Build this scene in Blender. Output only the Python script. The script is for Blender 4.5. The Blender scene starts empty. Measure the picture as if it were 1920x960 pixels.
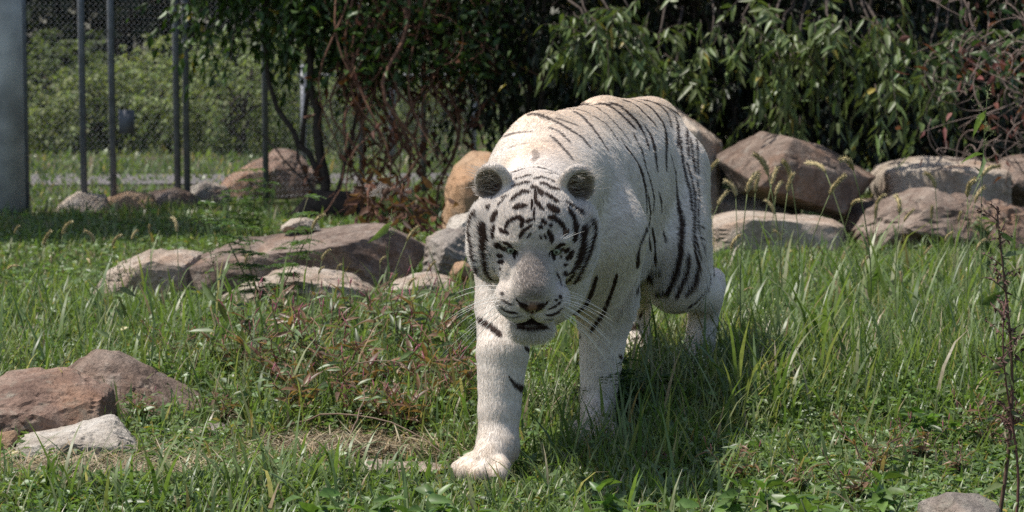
import bpy, bmesh, math, random, os
import numpy as np
from mathutils import Vector, Matrix
from mathutils.bvhtree import BVHTree

rng = np.random.default_rng(7)
random.seed(7)
scene = bpy.context.scene
col = scene.collection
R = math.radians

# ------------------------------------------------------------------ camera
CAM_H = 1.2
FPX = 4140.0                      # focal length in pixels of the 1920 px wide photograph
PITCH = math.atan(400.0 / FPX)    # looks slightly down
cam_d = bpy.data.cameras.new("camera")
cam = bpy.data.objects.new("camera", cam_d)
col.objects.link(cam)
cam.location = (0, 0, CAM_H)
cam.rotation_euler = (math.pi / 2 - PITCH, 0, 0)
cam_d.sensor_width = 36.0
cam_d.lens = 36.0 * FPX / 1920.0
cam_d.clip_start = 0.05
cam_d.clip_end = 600.0
cam_d.dof.use_dof = True
cam_d.dof.focus_distance = 5.75
cam_d.dof.aperture_fstop = 6.5
scene.camera = cam

# ------------------------------------------------------------------ sky and sun
SUN_EL, SUN_AZ = R(64.0), R(-86.0)         # azimuth from +Y towards +X: high on the left, a touch behind the animal
sun_vec = Vector((math.cos(SUN_EL) * math.sin(SUN_AZ), math.cos(SUN_EL) * math.cos(SUN_AZ), math.sin(SUN_EL)))
world = bpy.data.worlds.new("World")
scene.world = world
world.use_nodes = True
wn = world.node_tree
wn.nodes.clear()
w_out = wn.nodes.new("ShaderNodeOutputWorld")
w_bg = wn.nodes.new("ShaderNodeBackground")
w_sky = wn.nodes.new("ShaderNodeTexSky")
w_sky.sky_type = 'NISHITA'
w_sky.sun_disc = False
w_sky.sun_elevation = SUN_EL
w_sky.sun_rotation = SUN_AZ
w_sky.dust_density = 2.0
w_bg.inputs["Strength"].default_value = 0.115
wn.links.new(w_sky.outputs[0], w_bg.inputs["Color"])
wn.links.new(w_bg.outputs[0], w_out.inputs["Surface"])
sun_d = bpy.data.lights.new("sun", 'SUN')
sun_d.energy = 4.3
sun_d.angle = R(0.53)
sun_d.color = (1.0, 0.955, 0.885)
sun = bpy.data.objects.new("sun", sun_d)
col.objects.link(sun)
sun.location = sun_vec * 60
sun.rotation_euler = sun_vec.to_track_quat('Z', 'Y').to_euler()

scene.view_settings.view_transform = 'Standard'
scene.view_settings.look = 'None'
scene.view_settings.exposure = 0.5
scene.view_settings.gamma = 1.0
scene.view_settings.use_curve_mapping = False
scene.render.engine = 'CYCLES'
scene.cycles.use_denoising = False
scene.cycles.max_bounces = 8
scene.cycles.transparent_max_bounces = 12
scene.cycles.sample_clamp_indirect = 6.0
scene.cycles_curves.shape = 'RIBBONS'

# ------------------------------------------------------------------ geometry helpers
CAM = np.array([0.0, 0.0, CAM_H])
FWD = np.array([0.0, math.cos(PITCH), -math.sin(PITCH)])
UPV = np.array([0.0, math.sin(PITCH), math.cos(PITCH)])
XV = np.array([1.0, 0.0, 0.0])

def ray(px, py):
    return FWD + (px - 960.0) / FPX * XV + (480.0 - py) / FPX * UPV

def at(px, py, d):
    """Point of the place at depth d (metres) that the photograph shows at pixel px, py."""
    return CAM + d * ray(px, py)

def sstep(a, b, x):
    t = np.clip((x - a) / (b - a), 0.0, 1.0)
    return t * t * (3 - 2 * t)

_perm = np.random.default_rng(3).permutation(256)
_perm = np.concatenate([_perm, _perm, _perm]).astype(np.int64)
_val = np.random.default_rng(4).random(256)

def vnoise(P, seed=0):
    P = np.asarray(P, dtype=np.float64) + seed * 17.31
    i = np.floor(P).astype(np.int64)
    f = P - i
    f = f * f * (3 - 2 * f)
    i &= 255
    x0, y0, z0 = i[..., 0], i[..., 1], i[..., 2]
    x1, y1, z1 = (x0 + 1) & 255, (y0 + 1) & 255, (z0 + 1) & 255
    def h(a, b, c):
        return _val[_perm[_perm[_perm[a] + b] + c]]
    fx, fy, fz = f[..., 0], f[..., 1], f[..., 2]
    a = h(x0, y0, z0) * (1 - fx) + h(x1, y0, z0) * fx
    b = h(x0, y1, z0) * (1 - fx) + h(x1, y1, z0) * fx
    c = h(x0, y0, z1) * (1 - fx) + h(x1, y0, z1) * fx
    d = h(x0, y1, z1) * (1 - fx) + h(x1, y1, z1) * fx
    return (a * (1 - fy) + b * fy) * (1 - fz) + (c * (1 - fy) + d * fy) * fz

def fbm(P, octv=4, seed=0):
    s, a, t = 0.0, 1.0, 0.0
    P = np.asarray(P, dtype=np.float64)
    for k in range(octv):
        s = s + a * (vnoise(P, seed + k * 3) - 0.5)
        t += a
        a *= 0.5
        P = P * 2.03
    return s / t

def mesh_from(name, V, faces, cols=None, smooth=True, attr="tint"):
    """faces: list of integer arrays (n, k); cols: per-vertex RGB."""
    me = bpy.data.meshes.new(name)
    V = np.asarray(V, dtype=np.float32)
    faces = [np.asarray(f, dtype=np.int32) for f in faces if len(f)]
    me.vertices.add(len(V))
    me.vertices.foreach_set("co", V.ravel())
    nl = sum(f.size for f in faces)
    nf = sum(len(f) for f in faces)
    me.loops.add(nl)
    me.loops.foreach_set("vertex_index", np.concatenate([f.ravel() for f in faces]))
    tot = np.concatenate([np.full(len(f), f.shape[1], dtype=np.int32) for f in faces])
    st = np.concatenate([[0], np.cumsum(tot)[:-1]]).astype(np.int32)
    me.polygons.add(nf)
    me.polygons.foreach_set("loop_start", st)
    me.polygons.foreach_set("loop_total", tot)
    if smooth:
        me.polygons.foreach_set("use_smooth", np.ones(nf, dtype=bool))
    me.update(calc_edges=True)
    if cols is not None:
        a = me.color_attributes.new(attr, 'FLOAT_COLOR', 'POINT')
        c = np.ones((len(V), 4), dtype=np.float32)
        c[:, :3] = cols
        a.data.foreach_set("color", c.ravel())
    return me

class MB:
    """Collects geometry for ONE mesh object."""
    def __init__(self):
        self.V, self.F, self.C, self.n = [], {3: [], 4: []}, [], 0
    def add(self, V, faces, c=(1, 1, 1)):
        V = np.asarray(V, dtype=np.float64).reshape(-1, 3)
        for f in faces:
            f = np.asarray(f)
            if len(f):
                self.F[f.shape[1]].append(f + self.n)
        c = np.asarray(c, dtype=np.float64)
        if c.ndim == 1:
            c = np.tile(c, (len(V), 1))
        self.V.append(V); self.C.append(c); self.n += len(V)
    def tube(self, pts, rad, sides=5, c=(1, 1, 1)):
        pts = np.asarray(pts, dtype=np.float64)
        n = len(pts)
        rad = np.broadcast_to(np.asarray(rad, dtype=np.float64), (n,))
        T = np.gradient(pts, axis=0)
        T /= np.linalg.norm(T, axis=1, keepdims=True) + 1e-12
        ref = np.array([0.31, 0.83, 0.46]) if abs(T[0] @ np.array([0.31, 0.83, 0.46])) < 0.9 else np.array([1.0, 0, 0])
        A = np.cross(T, ref); A /= np.linalg.norm(A, axis=1, keepdims=True) + 1e-12
        B = np.cross(T, A)
        ang = np.arange(sides) * 2 * math.pi / sides
        ring = pts[:, None, :] + rad[:, None, None] * (np.cos(ang)[None, :, None] * A[:, None, :] + np.sin(ang)[None, :, None] * B[:, None, :])
        V = np.concatenate([ring.reshape(-1, 3), pts[:1], pts[-1:]])
        i = np.arange(n - 1)[:, None] * sides
        k = np.arange(sides)[None, :]
        k2 = (k + 1) % sides
        q = np.stack([i + k, i + k2, i + sides + k2, i + sides + k], -1).reshape(-1, 4)
        kk = np.arange(sides); kn = (kk + 1) % sides
        c0 = np.stack([np.full(sides, n * sides), kn, kk], -1)
        c1 = np.stack([np.full(sides, n * sides + 1), (n - 1) * sides + kk, (n - 1) * sides + kn], -1)
        self.add(V, [q, np.concatenate([c0, c1])], c)
    def box(self, c, sx, sy, sz, rz=0.0, colr=(1, 1, 1)):
        s = np.array([[x, y, z] for z in (-1, 1) for y in (-1, 1) for x in (-1, 1)]) * np.array([sx, sy, sz]) / 2
        ca, sa = math.cos(rz), math.sin(rz)
        s = np.stack([s[:, 0] * ca - s[:, 1] * sa, s[:, 0] * sa + s[:, 1] * ca, s[:, 2]], -1) + np.asarray(c)
        self.add(s, [np.array([[0, 2, 3, 1], [4, 5, 7, 6], [0, 1, 5, 4], [2, 6, 7, 3], [0, 4, 6, 2], [1, 3, 7, 5]])], colr)
    def blades(self, base, head, L, W, lean, bend, c, segs=4, twist=0.0):
        """Grass blades. base (N,3); head: heading angle; lean: start tilt; bend: how far it arches over."""
        N = len(base)
        t = np.linspace(0, 1, segs + 1)
        th = lean[:, None] + bend[:, None] * t[None, :] ** 1.5
        ds = L[:, None] / segs
        dh = np.sin(th) * ds
        dz = np.cos(th) * ds
        hx = np.concatenate([np.zeros((N, 1)), np.cumsum(dh[:, :-1], 1)], 1)
        hz = np.concatenate([np.zeros((N, 1)), np.cumsum(dz[:, :-1], 1)], 1)
        H = np.stack([np.cos(head), np.sin(head), np.zeros(N)], -1)
        a2 = head + math.pi / 2 + twist
        S = np.stack([np.cos(a2), np.sin(a2), np.zeros(N)], -1)
        ctr = base[:, None, :] + hx[..., None] * H[:, None, :]
        ctr[..., 2] += hz
        prof = np.interp(t, [0, 0.25, 0.6, 1.0], [0.55, 1.0, 0.8, 0.0])
        off = 0.5 * W[:, None, None] * prof[None, :, None] * S[:, None, :]
        Lp = ctr - off; Rp = ctr + off
        m = 2 * segs + 1
        V = np.empty((N, m, 3))
        V[:, 0:2 * segs:2] = Lp[:, :segs]
        V[:, 1:2 * segs:2] = Rp[:, :segs]
        V[:, 2 * segs] = ctr[:, segs]
        o = np.arange(N)[:, None] * m
        q = [np.stack([o + 2 * k, o + 2 * k + 1, o + 2 * k + 3, o + 2 * k + 2], -1).reshape(-1, 4) for k in range(segs - 1)]
        tr = np.stack([o + 2 * segs - 2, o + 2 * segs - 1, o + 2 * segs], -1).reshape(-1, 3)
        C = np.repeat(np.asarray(c), m, axis=0)
        self.add(V.reshape(-1, 3), q + [tr], C)
    def leaves(self, base, D, Nn, L, W, c, fold=0.25, droop=0.15, fine=False):
        """Leaves at base pointing along D with normals Nn."""
        D = D / (np.linalg.norm(D, axis=1, keepdims=True) + 1e-9)
        S = np.cross(D, Nn); S /= np.linalg.norm(S, axis=1, keepdims=True) + 1e-9
        U = np.cross(S, D)
        N = len(base)
        L = L[:, None]; W = W[:, None]
        if not fine:
            tip = base + D * L - U * L * droop
            l = base + D * L * 0.45 - S * W * 0.5 + U * W * fold
            r = base + D * L * 0.45 + S * W * 0.5 + U * W * fold
            V = np.stack([base, l, r, tip], 1)
            o = np.arange(N)[:, None] * 4
            tr = np.concatenate([o + np.array([0, 3, 1]), o + np.array([0, 2, 3])])
            self.add(V.reshape(-1, 3), [tr], np.repeat(np.asarray(c), 4, axis=0))
        else:
            def row(t, w, dr):
                m = base + D * L * t - U * L * dr
                return m - S * W * w * 0.5 + U * W * fold * w, m, m + S * W * w * 0.5 + U * W * fold * w
            l1, m1, r1 = row(0.3, 1.0, droop * 0.1)
            l2, m2, r2 = row(0.65, 0.72, droop * 0.45)
            tip = base + D * L - U * L * droop
            V = np.stack([base, l1, m1, r1, l2, m2, r2, tip], 1)
            o = np.arange(N)[:, None] * 8
            tr = np.concatenate([o + np.array(k) for k in ([0, 2, 1], [0, 3, 2], [4, 5, 7], [5, 6, 7])])
            q = np.concatenate([o + np.array(k) for k in ([1, 2, 5, 4], [2, 3, 6, 5])])
            self.add(V.reshape(-1, 3), [tr, q], np.repeat(np.asarray(c), 8, axis=0))
    def mesh(self, name, smooth=True):
        fs = [np.concatenate(v) for v in self.F.values() if v]
        return mesh_from(name, np.concatenate(self.V), fs, np.concatenate(self.C), smooth)
    def build(self, name, mat, parent=None, smooth=True):
        return link(name, self.mesh(name, smooth), mat, parent)

def link(name, data, mat=None, parent=None):
    o = bpy.data.objects.new(name, data)
    col.objects.link(o)
    if mat is not None and data is not None:
        data.materials.append(mat)
    if parent is not None:
        o.parent = parent
    return o

def tag(o, label=None, cat=None, group=None, kind=None):
    if label: o["label"] = label
    if cat: o["category"] = cat
    if group: o["group"] = group
    if kind: o["kind"] = kind
    return o

def empty(name, loc=(0, 0, 0), rz=0.0):
    o = bpy.data.objects.new(name, None)
    o.location = loc
    o.rotation_euler = (0, 0, rz)
    o.empty_display_size = 0.1
    col.objects.link(o)
    return o

def copy_tree(o, parent=None):
    c = o.copy(); col.objects.link(c); c.parent = parent
    for ch in list(o.children):
        copy_tree(ch, c)
    return c

ORD = ("first second third fourth fifth sixth seventh eighth ninth tenth eleventh twelfth thirteenth fourteenth fifteenth sixteenth seventeenth eighteenth nineteenth "
       "twentieth twenty-first twenty-second twenty-third twenty-fourth twenty-fifth twenty-sixth twenty-seventh twenty-eighth twenty-ninth thirtieth thirty-first "
       "thirty-second thirty-third thirty-fourth thirty-fifth thirty-sixth thirty-seventh thirty-eighth thirty-ninth fortieth").split()
def number_from_left(objs, what, where):
    """Look-alikes get a label by their order from the left in the photograph."""
    for k, o in enumerate(sorted(objs, key=lambda o: o.location.x / o.location.y)):
        o["label"] = f"{ORD[k]} {what} from the left {where}"

# ------------------------------------------------------------------ material helpers
def new_mat(name):
    m = bpy.data.materials.new(name)
    m.use_nodes = True
    m.node_tree.nodes.clear()
    return m, m.node_tree

def nd(t, kind, **kw):
    n = t.nodes.new(kind)
    for k, v in kw.items():
        if k in n.inputs:
            n.inputs[k].default_value = v
        else:
            setattr(n, k, v)
    return n

def mixc(t, fac, a, b, mode='MIX'):
    m = t.nodes.new("ShaderNodeMix")
    m.data_type = 'RGBA'
    m.blend_type = mode
    for sock, v in ((m.inputs[0], fac), (m.inputs[6], a), (m.inputs[7], b)):
        if hasattr(v, "node"):
            t.links.new(v, sock)
        elif isinstance(v, (tuple, list)):
            sock.default_value = (*v[:3], 1)
        else:
            sock.default_value = v
    return m.outputs[2]

def ramp(t, fac, stops):
    r = t.nodes.new("ShaderNodeValToRGB")
    cr = r.color_ramp
    while len(cr.elements) < len(stops):
        cr.elements.new(0.5)
    for e, (p, c) in zip(cr.elements, stops):
        e.position = p
        e.color = (*c[:3], 1) if isinstance(c, (tuple, list)) else (c, c, c, 1)
    t.links.new(fac, r.inputs[0])
    return r.outputs[0]

def leaf_material(name, rough=0.5, trans=0.35, tint=(1, 1, 1), spec=0.4, var=0.25):
    """Foliage: colour from the tint attribute with a little grain, light also passes through."""
    m, t = new_mat(name)
    at_ = nd(t, "ShaderNodeAttribute", attribute_name="tint")
    geo = nd(t, "ShaderNodeNewGeometry")
    no = nd(t, "ShaderNodeTexNoise", Scale=60.0, Detail=2.0)
    t.links.new(geo.outputs["Position"], no.inputs["Vector"])
    v = ramp(t, no.outputs["Fac"], [(0.3, 1 - var), (0.7, 1 + var)])
    c = mixc(t, 1.0, at_.outputs["Color"], v, 'MULTIPLY')
    c = mixc(t, 1.0, c, tint, 'MULTIPLY')
    p = nd(t, "ShaderNodeBsdfPrincipled", Roughness=rough)
    p.inputs["Specular IOR Level"].default_value = spec
    t.links.new(c, p.inputs["Base Color"])
    tr = nd(t, "ShaderNodeBsdfTranslucent")
    c2 = mixc(t, 1.0, c, (1.15, 1.25, 0.55), 'MULTIPLY')
    t.links.new(c2, tr.inputs["Color"])
    mx = nd(t, "ShaderNodeMixShader")
    mx.inputs[0].default_value = trans
    t.links.new(p.outputs[0], mx.inputs[1]); t.links.new(tr.outputs[0], mx.inputs[2])
    o = nd(t, "ShaderNodeOutputMaterial")
    t.links.new(mx.outputs[0], o.inputs["Surface"])
    return m

def plain_material(name, color, rough=0.7, metal=0.0, spec=0.3, nscale=30.0, var=0.2, bump=0.0, use_tint=False):
    m, t = new_mat(name)
    geo = nd(t, "ShaderNodeNewGeometry")
    no = nd(t, "ShaderNodeTexNoise", Scale=nscale, Detail=4.0)
    t.links.new(geo.outputs["Position"], no.inputs["Vector"])
    v = ramp(t, no.outputs["Fac"], [(0.25, 1 - var), (0.75, 1 + var)])
    if use_tint:
        a = nd(t, "ShaderNodeAttribute", attribute_name="tint")
        base = mixc(t, 1.0, a.outputs["Color"], color, 'MULTIPLY')
    else:
        base = color
    c = mixc(t, 1.0, base, v, 'MULTIPLY')
    p = nd(t, "ShaderNodeBsdfPrincipled", Roughness=rough, Metallic=metal)
    p.inputs["Specular IOR Level"].default_value = spec
    t.links.new(c, p.inputs["Base Color"])
    if bump > 0:
        b = nd(t, "ShaderNodeBump", Strength=0.6, Distance=bump)
        t.links.new(no.outputs["Fac"], b.inputs["Height"])
        t.links.new(b.outputs[0], p.inputs["Normal"])
    o = nd(t, "ShaderNodeOutputMaterial")
    t.links.new(p.outputs[0], o.inputs["Surface"])
    return m

def gz(x, y):
    """Height of the ground."""
    x = np.asarray(x, dtype=np.float64); y = np.asarray(y, dtype=np.float64)
    P = np.stack([x * 0.9, y * 0.9, np.zeros_like(x)], -1)
    return 0.06 * sstep(6.2, 7.6, y) + 0.05 * fbm(P, 3, 5) * sstep(0.0, 3.0, np.abs(y - 6.4) + 1.0)
# ================================================================== the setting
def ground_at(px, py):
    """Where the ground lies under a pixel of the photograph (used to read real positions off it)."""
    r = ray(px, py)
    d = CAM_H / -r[2]
    for _ in range(6):
        p = CAM + r * d
        d = (float(gz(p[0], p[1])) - CAM_H) / r[2]
    return CAM + r * d

def on_ground(px, d):
    x = (px - 960) / FPX * d
    y = d
    return np.array([x, y, float(gz(x, y))])

gx = np.concatenate([[-220, -120, -60, -30, -16, -9], np.linspace(-6, 6, 101), [9, 16, 30, 60, 120, 220]])
gy = np.concatenate([[-60, -20, -5, 0], np.linspace(2, 22, 167), [24, 27, 31, 36, 45, 60, 90, 140, 220, 400]])
GX, GY = np.meshgrid(gx, gy, indexing='ij')
GV = np.stack([GX, GY, gz(GX, GY)], -1).reshape(-1, 3)
ni, nj = len(gx), len(gy)
ii, jj = np.meshgrid(np.arange(ni - 1), np.arange(nj - 1), indexing='ij')
k0 = (ii * nj + jj).ravel()
GF = np.stack([k0, k0 + nj, k0 + nj + 1, k0 + 1], -1)
gm, t_ = new_mat("earth_and_turf")
geo = nd(t_, "ShaderNodeNewGeometry")
n1 = nd(t_, "ShaderNodeTexNoise", Scale=1.3, Detail=5.0)
n2 = nd(t_, "ShaderNodeTexNoise", Scale=45.0, Detail=6.0)
for n_ in (n1, n2): t_.links.new(geo.outputs["Position"], n_.inputs["Vector"])
c1 = ramp(t_, n2.outputs["Fac"], [(0.25, (0.020, 0.028, 0.010)), (0.5, (0.045, 0.062, 0.020)), (0.75, (0.085, 0.080, 0.040))])
c2 = ramp(t_, n2.outputs["Fac"], [(0.3, (0.045, 0.036, 0.024)), (0.7, (0.12, 0.095, 0.062))])
cg = mixc(t_, ramp(t_, n1.outputs["Fac"], [(0.48, 0.0), (0.66, 1.0)]), c1, c2)
p_ = nd(t_, "ShaderNodeBsdfPrincipled", Roughness=0.95)
p_.inputs["Specular IOR Level"].default_value = 0.1
t_.links.new(cg, p_.inputs["Base Color"])
b_ = nd(t_, "ShaderNodeBump", Strength=0.8, Distance=0.02)
t_.links.new(n2.outputs["Fac"], b_.inputs["Height"]); t_.links.new(b_.outputs[0], p_.inputs["Normal"])
t_.links.new(p_.outputs[0], nd(t_, "ShaderNodeOutputMaterial").inputs["Surface"])
ground = tag(link("ground", mesh_from("ground", GV, [GF]), gm), kind="structure")

# gravel track behind the fence
mb = MB()
tt = np.linspace(0, 1, 60)
cx, cy = -14 + 30 * tt, 16.9 + 4.0 * tt + 0.15 * np.sin(tt * 9)
cl = np.stack([cx, cy], -1); tn = np.gradient(cl, axis=0); tn /= np.linalg.norm(tn, axis=1, keepdims=True); nr = np.stack([-tn[:, 1], tn[:, 0]], -1)
rows = []
for o in (-0.65, -0.3, 0.0, 0.3, 0.65):
    p = cl + nr * (o + 0.06 * np.sin(tt * 37 + o * 5))[:, None]
    rows.append(np.concatenate([p, (gz(p[:, 0], p[:, 1]) + 0.012)[:, None]], 1))
RV = np.stack(rows, 1).reshape(-1, 3)
i_ = np.arange(59)[:, None] * 5 + np.arange(4)[None]
mb.add(RV, [np.stack([i_, i_ + 5, i_ + 6, i_ + 1], -1).reshape(-1, 4)])
road = tag(mb.build("gravel_road", plain_material("gravel", (0.13, 0.12, 0.115), 0.95, nscale=70, var=0.45, bump=0.012)), kind="structure")

# ------------------------------------------------------------------ rocks
def ico(sub):
    bm = __import__("bmesh").new()
    __import__("bmesh").ops.create_icosphere(bm, subdivisions=sub, radius=1.0)
    V = np.array([v.co[:] for v in bm.verts]); F = np.array([[v.index for v in f.verts] for f in bm.faces])
    bm.free()
    return V / np.linalg.norm(V, axis=1, keepdims=True), F
ICO = {k: ico(k) for k in (3, 4, 5, 6)}

def rock_material(name, dark, mid, pale, lichen=(0.30, 0.30, 0.24), warm=(0.30, 0.16, 0.09), k_pale=0.5, k_warm=0.5):
    m, t = new_mat(name)
    tc = nd(t, "ShaderNodeTexCoord")
    oi = nd(t, "ShaderNodeObjectInfo")
    ad = nd(t, "ShaderNodeVectorMath", operation='ADD')
    sc_ = nd(t, "ShaderNodeVectorMath", operation='SCALE'); sc_.inputs[0].default_value = (37, 19, 53)
    t.links.new(oi.outputs["Random"], sc_.inputs["Scale"])
    t.links.new(tc.outputs["Object"], ad.inputs[0]); t.links.new(sc_.outputs[0], ad.inputs[1])
    vec = ad.outputs[0]
    def noise(s, det=6.0, rough=0.6, dist=0.0):
        n = nd(t, "ShaderNodeTexNoise", Scale=s, Detail=det, Roughness=rough, Distortion=dist)
        t.links.new(vec, n.inputs["Vector"]); return n.outputs["Fac"]
    a, b, c, d = noise(4.0, 8, 0.65, 0.6), noise(14.0, 8, 0.7), noise(70.0, 5, 0.7), noise(2.2, 4, 0.5, 1.0)
    col_ = ramp(t, a, [(0.30, dark), (0.48, mid), (0.70, pale)])
    col_ = mixc(t, ramp(t, d, [(0.5, 0.0), (0.68, k_warm)]), col_, warm)
    col_ = mixc(t, ramp(t, b, [(0.52, 0.0), (0.70, k_pale)]), col_, lichen)
    col_ = mixc(t, 1.0, col_, ramp(t, c, [(0.28, 0.55), (0.5, 1.0), (0.75, 1.25)]), 'MULTIPLY')
    v = nd(t, "ShaderNodeTexVoronoi", Scale=9.0, feature='DISTANCE_TO_EDGE')
    dv_ = mixc(t, 0.35, vec, b)
    t.links.new(dv_, v.inputs["Vector"])
    crack = ramp(t, v.outputs["Distance"], [(0.0, 0.45), (0.035, 1.0)])
    col_ = mixc(t, 0.6, col_, mixc(t, 1.0, col_, crack, 'MULTIPLY'))
    p = nd(t, "ShaderNodeBsdfPrincipled", Roughness=0.9)
    p.inputs["Specular IOR Level"].default_value = 0.18
    t.links.new(col_, p.inputs["Base Color"])
    b1 = nd(t, "ShaderNodeBump", Strength=0.9, Distance=0.028)
    t.links.new(b, b1.inputs["Height"])
    b2 = nd(t, "ShaderNodeBump", Strength=0.85, Distance=0.008)
    t.links.new(c, b2.inputs["Height"]); t.links.new(b1.outputs[0], b2.inputs["Normal"])
    t.links.new(b2.outputs[0], p.inputs["Normal"])
    t.links.new(p.outputs[0], nd(t, "ShaderNodeOutputMaterial").inputs["Surface"])
    return m

RM = {
    'red': rock_material("red_sandstone", (0.115, 0.072, 0.054), (0.235, 0.155, 0.118), (0.38, 0.295, 0.235), k_pale=0.5),
    'brown': rock_material("brown_sandstone", (0.085, 0.060, 0.048), (0.18, 0.132, 0.105), (0.34, 0.27, 0.22), k_pale=0.6, k_warm=0.4, lichen=(0.36, 0.32, 0.27)),
    'white': rock_material("white_quartzite", (0.22, 0.18, 0.14), (0.42, 0.37, 0.31), (0.56, 0.52, 0.46), lichen=(0.30, 0.255, 0.20), warm=(0.34, 0.22, 0.14), k_warm=0.5, k_pale=0.7),
    'tan': rock_material("tan_sandstone", (0.20, 0.12, 0.07), (0.36, 0.235, 0.145), (0.46, 0.33, 0.22), warm=(0.40, 0.21, 0.10), k_pale=0.25),
    'grey': rock_material("grey_fieldstone", (0.13, 0.11, 0.095), (0.25, 0.215, 0.185), (0.40, 0.36, 0.31), k_pale=0.45, k_warm=0.4),
    'cream': rock_material("cream_sandstone", (0.23, 0.175, 0.13), (0.38, 0.31, 0.245), (0.52, 0.45, 0.375), lichen=(0.50, 0.46, 0.41), k_warm=0.55),
}

def rock(label, mat, poly, d, T=0.45, wback=0.12, front=None, sub=5, rough=1.0, strata=0.0, seed=None, foot=True, breaks=4):
    """A broken boulder: the hull of its outline at depth d, of nearer edge points (pixel, pixel, depth offset in T) and of a back."""
    rg = np.random.default_rng(abs(hash_str(label)) if seed is None else seed)
    poly = np.array(poly, dtype=float)
    if foot:                                   # carry the stone down into the soil
        bot = poly[:, 1] > poly[:, 1].max() - 0.22 * np.ptp(poly[:, 1])
        yg = 480 - ((float(gz((poly[:, 0].mean() - 960) / FPX * d, d)) - CAM_H) / d - FWD[2]) / UPV[2] * FPX + 14
        poly[bot, 1] = np.maximum(poly[bot, 1], yg)
    poly = simplify(poly, 0.045 * max(np.ptp(poly[:, 0]), np.ptp(poly[:, 1])))
    m = d / FPX
    c2 = (poly.min(0) + poly.max(0)) / 2
    uv = np.stack([(poly[:, 0] - c2[0]) * m, -(poly[:, 1] - c2[1]) * m], -1)
    h = np.ptp(uv[:, 1])
    up = uv[:, 1] > -0.15 * h
    pts = [np.array([u, v, wback * T * (1 if f else 0) + rg.uniform(-0.05, 0.05) * T]) for (u, v), f in zip(uv, up)]
    if front is None:
        k = rg.uniform(0.45, 0.72, len(uv))
        sh = np.array([rg.uniform(-0.08, 0.08) * np.ptp(uv[:, 0]), rg.uniform(-0.12, 0.02) * h])
        pts += [np.array([*(p * kk + sh), -T * rg.uniform(0.25, 0.5)]) for p, kk in zip(uv[::2], k)]
    else:
        pts += [np.array([(x - c2[0]) * m, -(y - c2[1]) * m, w * T]) for x, y, w in front]
        if foot:
            xs = [p[0] for p in front]
            pts += [np.array([(x - c2[0]) * m, uv[:, 1].min(), -0.33 * T]) for x in (min(xs), (min(xs) + max(xs)) / 2, max(xs))]
    pts += [np.array([*(p * rg.uniform(0.6, 0.85)), T * rg.uniform(0.4, 0.6)]) for p in uv[::2]]
    bmh = bmesh.new()
    for p in pts: bmh.verts.new(p)
    bmesh.ops.convex_hull(bmh, input=list(bmh.verts))
    bmh.normal_update()
    allp = np.array(pts)
    cen = np.array([0.0, 0.0, allp[:, 2].mean()])
    planes = []
    for f in bmh.faces:
        nf = np.array(f.normal); o = nf @ (np.array(f.verts[0].co) - cen)
        if o < 0: nf, o = -nf, -o
        if f.calc_area() > 1e-6: planes.append((nf, max(o, 0.012)))
    bmh.free()
    D, F = ICO[sub]
    sc3 = np.array([np.ptp(uv[:, 0]) / 2, h / 2, T / 2])
    D = D * sc3; D = D / np.linalg.norm(D, axis=1, keepdims=True)
    def shape(pl):
        N3 = np.stack([p[0] for p in pl]); O = np.array([p[1] for p in pl])
        q = np.maximum(D @ N3.T / O, 1e-6)
        mx = q.max(1, keepdims=True)
        return D / (mx[:, 0] * ((q / mx) ** 160).sum(1) ** (1.0 / 160))[:, None]
    P = shape(planes)
    for _ in range(breaks):                    # broken corners
        q = rg.normal(size=3) / sc3; q /= np.linalg.norm(q)
        planes.append((q, (P @ q).max() * rg.uniform(0.90, 0.97)))
    P = shape(planes)
    size = float(np.mean(sc3))
    so = rg.uniform(0, 50, 3)
    nrm = P / (sc3 ** 2); nrm /= np.linalg.norm(nrm, axis=1, keepdims=True)
    f1 = fbm(P / size * 1.5 + so, 3, 1); f2 = fbm(P / size * 3.6 + so, 3, 7)
    ter = lambda f, n_: (np.floor(f * n_) + sstep(0.35, 0.65, f * n_ - np.floor(f * n_))) / n_
    disp = rough * size * (0.10 * ter(f1, 5.0) + 0.06 * ter(f2, 4.0) + 0.035 * fbm(P / size * 9.0 + so, 4, 5))
    disp -= rough * size * 0.045 * (1 - sstep(0.0, 0.05, np.abs(fbm(P / size * 2.2 + so, 3, 13))))           # cracks
    if strata:
        ax = np.array([0.1, 1.0, 0.25]); hh = P @ ax / size * 5 + 1.6 * fbm(P / size * 1.5 + so, 3, 3)
        disp += strata * size * 0.05 * (np.abs((hh % 1.0) - 0.5) * 2) ** 3
    P = P + nrm * disp[:, None] + cen
    c3 = at(c2[0], c2[1], d)
    Wd = P[:, 0:1] * XV + P[:, 1:2] * UPV + P[:, 2:3] * FWD
    me = mesh_from("rock", Wd, [F])
    me.set_sharp_from_angle(angle=R(15))
    o = link("rock", me, RM[mat])
    o.location = c3
    tag(o, label, "rock")
    return o

def simplify(poly, eps):
    """Keep only the corners that matter (Douglas-Peucker on the closed outline)."""
    def rdp(p):
        if len(p) < 3: return p
        a, b = p[0], p[-1]; ab = b - a; L = np.linalg.norm(ab) + 1e-9
        dd = np.abs(ab[0] * (p[:, 1] - a[1]) - ab[1] * (p[:, 0] - a[0])) / L
        i = int(dd.argmax())
        return np.concatenate([rdp(p[:i + 1])[:-1], rdp(p[i:])]) if dd[i] > eps else np.array([a, b])
    k = int(np.argmax(np.linalg.norm(poly - poly[0], axis=1)))
    return np.concatenate([rdp(poly[:k + 1])[:-1], rdp(np.concatenate([poly[k:], poly[:1]]))[:-1]])

def hash_str(s):
    h = 7
    for ch in s: h = (h * 131 + ord(ch)) % 1000003
    return h

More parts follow.
